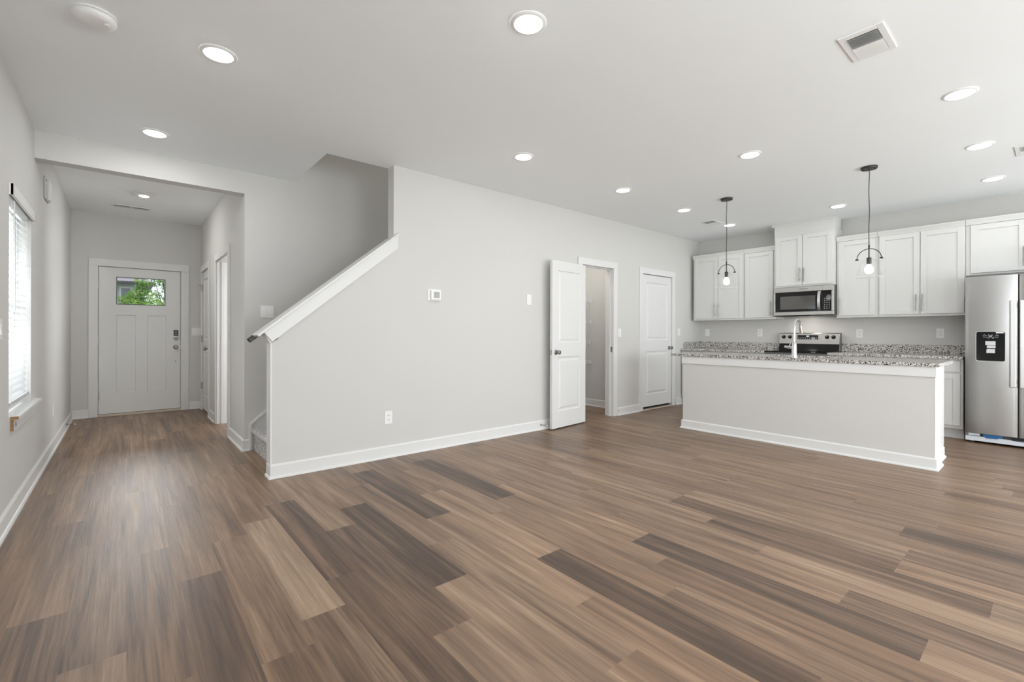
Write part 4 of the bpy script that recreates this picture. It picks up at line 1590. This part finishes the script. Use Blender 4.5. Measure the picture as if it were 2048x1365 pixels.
d_ = bpy.data.lights.new('cooktop_light', 'AREA')
d_.shape, d_.size, d_.size_y, d_.energy, d_.color = 'RECTANGLE', .22, .05, 2.2, (1.0, .93, .84)
o = bpy.data.objects.new('cooktop_light', d_)
COL.objects.link(o)
o.parent = mw
o.location = (.02, .0, -.002)
m = M()
m.box(7.42, 7.52, 2.20, 2.44, V0 - .0015, V0 + .001)
m.build('lamp_cover', 'offlens', mw)
# ------------------------------------------------------------------ range
U0, U1 = -2.731, -1.967
rg = thing('range', 'stainless electric range with black glass cooktop and rear controls', 'range', (7.3, 2.35, 0))
M().box(7.03, XK - .02, 1.967, 2.731, .02, .905).build('body', 'appl', rg)
fr = on_x_neg(7.03)
M(fr).box(U0 + .004, U1 - .004, .24, .86, 0, .022).build('oven_door', 'steelh', rg, bevel=.004)
M(fr).box(U0 + .12, U1 - .12, .36, .68, .022, .0235).build('oven_window', 'gloss', rg)
m = M(fr)
m.tube([(U0 + .06, .80, .065), (U1 - .06, .80, .065)], .011, 12)
for u in (U0 + .09, U1 - .09):
    m.tube([(u, .80, .02), (u, .80, .065)], .008, 8)
m.build('oven_handle', 'handle', rg, smooth=True)
M(fr).box(U0 + .004, U1 - .004, .05, .23, 0, .02).build('drawer', 'steelh', rg, bevel=.004)
M().box(7.015, 7.555, 1.967, 2.731, .905, .922).build('cooktop', 'gloss', rg, bevel=.003, label='black glass cooktop')
m = M(Fr((0, 0, 0), (0, -1, 0), (0, 0, 1), (-1, 0, 0)))
# profile swept along u: black lower part and steel face
X1, X2 = 7.555, 7.60
m.sweep([(.922, -7.535), (1.020, -7.575), (1.020, -7.638), (.905, -7.638), (.905, -7.535)], U0, U1)
bg = m.build('backguard_base', 'gloss', rg, label='black lower backguard')
m = M(Fr((0, 0, 0), (0, -1, 0), (0, 0, 1), (-1, 0, 0)))
m.sweep([(1.018, -7.568), (1.165, -7.585), (1.178, -7.592), (1.178, -7.638), (1.018, -7.638)], U0, U1)
bg = m.build('backguard', 'steelh', rg, bevel=.002)
m = M(Fr((0, 0, 0), (0, -1, 0), (0, 0, 1), (-1, 0, 0)))
m.sweep([(.925, -7.536), (1.018, -7.562), (1.178, -7.586), (1.178, -7.638), (.925, -7.638)], U1, U1 + .008)
m.build('end_cap', 'appl', rg)
frk = Fr((7.577, 0, 1.10), (0, -1, 0), Vector((.1148, 0, 1)).normalized(), Vector((-1, 0, .1148)).normalized())
for u in (-2.675, -2.590, -2.118, -2.040):
    m = M(frk)
    m.lathe([(.026, 0), (.026, .004), (.021, .006), (.020, .024), (.017, .028)], (u, .018, .001), 24)
    kb = m.build('knob', 'blackplastic', rg, smooth=True)
    M(frk).box(u - .002, u + .002, .022, .036, .028, .0295).build('pointer', 'mark', kb)
m = M(frk)
m.box(-2.490, -2.228, -.018, .046, .001, .004)
ds = m.build('display', 'gloss', rg, bevel=.001)
M(frk).box(-2.375, -2.340, .024, .036, .004, .0043).build('digits', 'led', ds)
m = M(frk)
for j in range(2):
    for i in range(9):
        m.box(-2.478 + i * .028, -2.466 + i * .028, -.010 + j * .020, -.006 + j * .020, .004, .0042)
m.build('button_print', 'mark', ds)

# ------------------------------------------------------------------ refrigerator
XF = 6.95
fr = on_x_neg(XF)
fg = thing('refrigerator', 'stainless side by side refrigerator at the right edge', 'refrigerator', (7.3, .2, 0))
M().box(XF + .075, XK - .03, -.250, .664, .03, 1.765).build('body', 'appl', fg, bevel=.004)


def bowed(u0, u1, v0, v1, th_, bow, name, mat, parent, holes=None):
    m = M(fr)
    n_ = 24
    pts, fcs = [], []
    for v in (v0, v1):
        for i in range(n_ + 1):
            q = i / n_
            e = min(q, 1 - q)
            d = bow * (1 - (2 * q - 1) ** 2) - .005 * max(0, 1 - e / .03) ** 2
            pts.append((u0 + q * (u1 - u0), v, d))
    k = n_ + 1
    fcs = [(i, i + 1, k + i + 1, k + i) for i in range(n_)]
    b0 = len(pts)
    for v in (v0, v1):
        pts += [(u0, v, -th_), (u1, v, -th_)]
    fcs += [(b0, 0, k, b0 + 2), (n_, b0 + 1, b0 + 3, k + n_), (b0 + 1, b0, b0 + 2, b0 + 3)]
    fcs.append(tuple([b0 + 1, b0] [::-1] + list(range(n_, -1, -1))) if False else tuple(list(range(n_ + 1)) + [b0 + 1, b0]))
    fcs.append(tuple(list(range(k, k + n_ + 1)) + [b0 + 3, b0 + 2]))
    m.quadmesh(pts, fcs)
    return m.build(name, mat, parent, smooth=True)


ld = bowed(-.664, -.281, .112, 1.776, .07, .008, 'freezer_door', 'steel', fg)
rd = bowed(-.270, .250, .112, 1.776, .07, .008, 'fridge_door', 'steel', fg)
for (dr, u) in ((ld, -.309), (rd, -.242)):
    m = M(fr)
    m.box(u - .023, u + .023, .622, 1.510, .040, .058)
    for z in (.66, 1.44):
        m.box(u - .014, u + .014, z, z + .035, .0, .042)
    m.build('handle', 'handle', dr, bevel=.006, label='bright flat bar handle')


def rrect(u0, u1, v0, v1, r_, n_=6):
    p = []
    for cx, cy, a0 in ((u1 - r_, v1 - r_, 0), (u0 + r_, v1 - r_, 90), (u0 + r_, v0 + r_, 180), (u1 - r_, v0 + r_, 270)):
        for i in range(n_ + 1):
            a = R(a0 + 90 * i / n_)
            p.append((cx + r_ * math.cos(a), cy + r_ * math.sin(a)))
    return p


DU0, DU1, DV0, DV1 = -.583, -.364, .879, 1.192
m = M(fr)
m.prism(rrect(DU0, DU1, DV0, DV1, .018), -.02, .0135)
m.build('dispenser_frame', 'silver', fg)
m = M(fr)
m.prism(rrect(DU0 + .005, DU1 - .005, DV0 + .005, DV1 - .003, .015), .0, .0142)
dsp = m.build('dispenser', 'blackplastic', fg, label='black water and ice dispenser')
# recess: glossy darker niche
m = M(fr)
m.box(DU0 + .010, DU1 - .010, DV0 + .012, DV0 + .172, .0142, .0146)
m.build('niche', 'gloss', dsp)
m = M(fr)
uc = (DU0 + DU1) / 2
m.box(uc - .037, uc + .037, DV0 + .170, DV0 + .212, .014, .028)
m.box(uc - .026, uc + .037, DV0 + .140, DV0 + .168, .014, .024)
m.prism([(uc - .030, DV0 + .088), (uc + .034, DV0 + .088), (uc + .034, DV0 + .130), (uc - .027, DV0 + .130)], .014, .030)
m.build('paddle', 'silver', dsp, bevel=.002, label='silver dispenser paddle')
m = M(fr)
m.box(DU1 - .070, DU1 - .014, DV1 - .018, DV1 - .005, .0142, .0148)
m.build('sticker', 'plastic', dsp, label='small white sticker')
m = M(fr)
vv = DV1 - .045
# cup icon
m.prism([(uc - .015, vv + .015), (uc - .012, vv + .015), (uc - .009, vv - .005), (uc - .012, vv - .005)], .0142, .0146)
m.prism([(uc + .015, vv + .015), (uc + .012, vv + .015), (uc + .009, vv - .005), (uc + .012, vv - .005)], .0142, .0146)
m.box(uc - .012, uc + .012, vv - .007, vv - .003, .0142, .0146)
m.box(uc - .011, uc + .011, vv + .006, vv + .009, .0142, .0146)
for dx, dv, wd in ((-.052, .002, .008), (-.034, .002, .014), (.036, .002, .008), (.054, .002, .014), (-.045, .012, .008), (.046, .012, .008), (-.046, -.013, .018), (-.026, -.013, .012), (0, -.013, .018), (.022, -.013, .010), (.045, -.013, .024), (-.014, -.023, .012), (.018, -.023, .014)):
    m.box(uc + dx - wd / 2, uc + dx + wd / 2, vv + dv - .0018, vv + dv + .0018, .0142, .0145)
m.build('icons', 'mark', dsp)
m = M(fr)
m.box(-.664, .250, .025, .075, -.045, -.020)
kk = m.build('kick_plate', 'kick', fg, bevel=.003, label='pale grey kick plate')
m = M(fr)
m.box(-.664, .250, .075, .110, -.060, -.050)
m.build('recess', 'dark', fg)
m = M(fr)
m.box(-.640, -.552, .082, .108, -.045, -.012)
m.build('hinge_cover', 'kick', fg, bevel=.002)
m = M(fr)
m.box(-.660, -.645, .080, .110, -.045, -.010)
m.tube([(-.652, .095, -.02), (-.652, .095, -.004)], .010, 12)
m.build('roller_bracket', 'hinge', fg)
m = M(fr)
m.box(-.530, -.388, .078, .110, -.045, -.018)
m.box(-.512, -.420, .068, .078, -.045, -.010)
m.build('shipping_block', 'blue', fg, bevel=.002, label='blue plastic piece under the freezer door')
m = M(fr)
for i in range(3):
    m.box(-.32, .22, .070 + i * .012, .075 + i * .012, -.020, -.018)
m.build('grille', 'blackplastic', fg)
m = M()
for yy in (-.2, .62):
    m.lathe([(.02, 0), (.02, .03)], (7.05, yy, 0), 12)
    m.lathe([(.02, 0), (.02, .03)], (7.55, yy, 0), 12)
m.build('feet', 'dark', fg)
M(fr).box(-.664, .25, 1.776, 1.800, -.30, -.05).build('hinge_cap', 'appl', fg)

# ------------------------------------------------------------------ pantry wire shelves
for z, lab in ((1.70, 'topmost white wire shelf in the pantry'), (1.365, 'second white wire shelf from the top in the pantry'), (1.036, 'third white wire shelf from the top in the pantry'), (.715, 'lowest white wire shelf in the pantry')):
    r = thing('wire_shelf', lab, 'shelf', (5.1, 5.0, z), 'pantry wire shelves')
    yf, yb, xa, xb = 4.862, YW - .004, 4.53, 5.742
    m = M()
    m.tube([(xa, yf, z), (xb, yf, z)], .0032, 6)
    m.tube([(xa, yf, z - .034), (xb, yf, z - .034)], .0032, 6)
    m.tube([(xa, yb - .01, z), (xb, yb - .01, z)], .0030, 6)
    n_ = 46
    for i in range(n_):
        x = xa + .012 + i * (xb - xa - .024) / (n_ - 1)
        m.tube([(x, yb - .006, z + .002), (x, yf, z + .002), (x, yf - .002, z - .034)], .0014, 4)
    m.build('wire_deck', 'plastic', r)
    m = M()
    m.box(xb - .006, 5.7495, yf - .010, yf + .022, z - .044, z + .008)
    m.build('end_bracket', 'plastic', r, bevel=.002)
    for x in (4.95, 5.62):
        m = M()
        m.tube([(x, yf + .01, z - .006), (x, yb, z - .25)], .0042, 6)
        m.box(x - .008, x + .008, yb - .008, yb + .0035, z - .27, z - .23)
        m.build('diagonal_brace', 'plastic', r)

pl = thing('pantry_fill_light', 'small round fill light added out of view on the pantry ceiling', 'ceiling light', (5.0, 4.55, CZ))  # added lamp, brightens the pantry interior from out of view
f0 = Fr((5.0, 4.55, CZ), (1, 0, 0), (0, -1, 0), (0, 0, -1))
M(f0).lathe([(.10, .0005), (.10, .018), (.095, .022)], seg=32).build('base', 'plastic', pl, smooth=True)
M(f0).lathe([(.085, .022), (.075, .042), (.045, .055), (.001, .060)], seg=32).build('diffuser', emission('pantry_fill_glow', (1.0, .96, .91), 120.0), pl, smooth=True)

# ------------------------------------------------------------------ outdoors
m = M()
m.box(-40, 40, YF + .3, 70, -.30, -.16)
m.box(-40, XL - .3, -30, YF + .3, -.30, -.16)
m.box(XL - .3, 40, -30, YB - .4, -.30, -.16)
struct(m, 'ground', 'grass', 'green lawn outside the house', 'ground')
nh = thing('neighbor_house', 'pale grey neighbouring house seen through the front door glass', 'house', (-4, 27, -.16))
HYF, HX1 = 24.0, 0.98
m = M()
m.box(-10, HX1 - .35, HYF, HYF + 8, -.16, 3.12)
m.build('wall', 'siding', nh)
m = M()
m.quadmesh([(-10.4, HYF - .4, 3.16), (HX1, HYF - .4, 3.16), (HX1, HYF + 8.4, 3.16), (-10.4, HYF + 8.4, 3.16), (-7, HYF + 4, 5.3), (HX1 - 3.2, HYF + 4, 5.3)],
           [(0, 1, 5, 4), (1, 2, 5), (2, 3, 4, 5), (3, 0, 4), (3, 2, 1, 0)])
m.build('roof', 'shingle', nh)
m = M()
m.box(-10.4, HX1, HYF - .46, HYF - .4, 3.05, 3.17)
m.build('gutter', 'fascia', nh)
m = M()
m.box(-.13, .27, HYF - .06, HYF - .005, 2.0, 2.98)
f_ = m.build('window', 'trim', nh)
m = M()
m.box(-.07, .205, HYF - .075, HYF - .06, 2.06, 2.91)
m.build('pane', 'hwin', f_)


def tree(name, label, blobs, n_leaf, seed, trunk, size):
    rnd = random.Random(seed)
    r = thing(name, label, 'tree', (trunk[0], trunk[1], -.16))
    m = M()
    tot = sum(b[3] ** 2 for b in blobs)
    for (x, y, z, rad) in blobs:
        for _ in range(int(n_leaf * rad ** 2 / tot)):
            while True:
                d = Vector((rnd.uniform(-1, 1), rnd.uniform(-1, 1), rnd.uniform(-1, 1)))
                if d.length <= 1:
                    break
            p = Vector((x, y, z)) + d * rad
            a = Vector((rnd.uniform(-1, 1), rnd.uniform(-1, 1), rnd.uniform(-1, .4))).normalized() * size * rnd.uniform(.6, 1.2)
            b = a.orthogonal().normalized() * size * .42
            b.rotate(Matrix.Rotation(rnd.uniform(0, 6.28), 3, a.normalized()))
            m.quadmesh([p - a * .5, p + b * .5, p + a * .6, p - b * .5], [(0, 1, 2, 3)])
    m.build('foliage', 'leaf', r, recalc=False)
    m = M()
    pts = [(trunk[0], trunk[1], -.16), (trunk[0] + .02, trunk[1], .7), (trunk[0] - .01, trunk[1], 1.5), (trunk[0] + .03, trunk[1], trunk[2])]
    m.tube(pts, [.07, .055, .04, .02], 8)
    for (x, y, z, rad) in blobs:
        m.tube([(trunk[0], trunk[1], min(1.4, z - rad)), (x, y, z)], [.02, .006], 5)
    m.build('trunk', 'bark', r, smooth=True)
    return r


tree('tree', 'bright green leafy young tree outside the front door glass',
     [(-.02, 15, 1.97, .14), (.12, 15, 2.0, .16), (.10, 15.1, 1.84, .2), (.27, 15, 2.1, .17), (.32, 15, 2.33, .13), (.40, 15, 2.42, .11), (.30, 15, 1.85, .2), (.20, 14.9, 1.7, .3), (.42, 15, 2.15, .16), (.5, 15.1, 1.85, .22), (.26, 15, 2.48, .07)], 1500, 3, (.25, 15.05, 2.0), .085)
tree('tree', 'taller darker tree behind the young tree outside the front door',
     [(.95, 18, 2.75, .24), (1.15, 18, 2.5, .26), (.75, 18, 2.72, .16), (.95, 18.1, 2.95, .3), (1.2, 18, 2.9, .3), (.85, 18, 2.05, .26), (1.1, 18, 2.05, .28), (1.3, 18, 2.3, .3), (.78, 18, 2.35, .12), (1.0, 18, 1.7, .4)], 1500, 5, (1.05, 18.2, 2.6), .10)
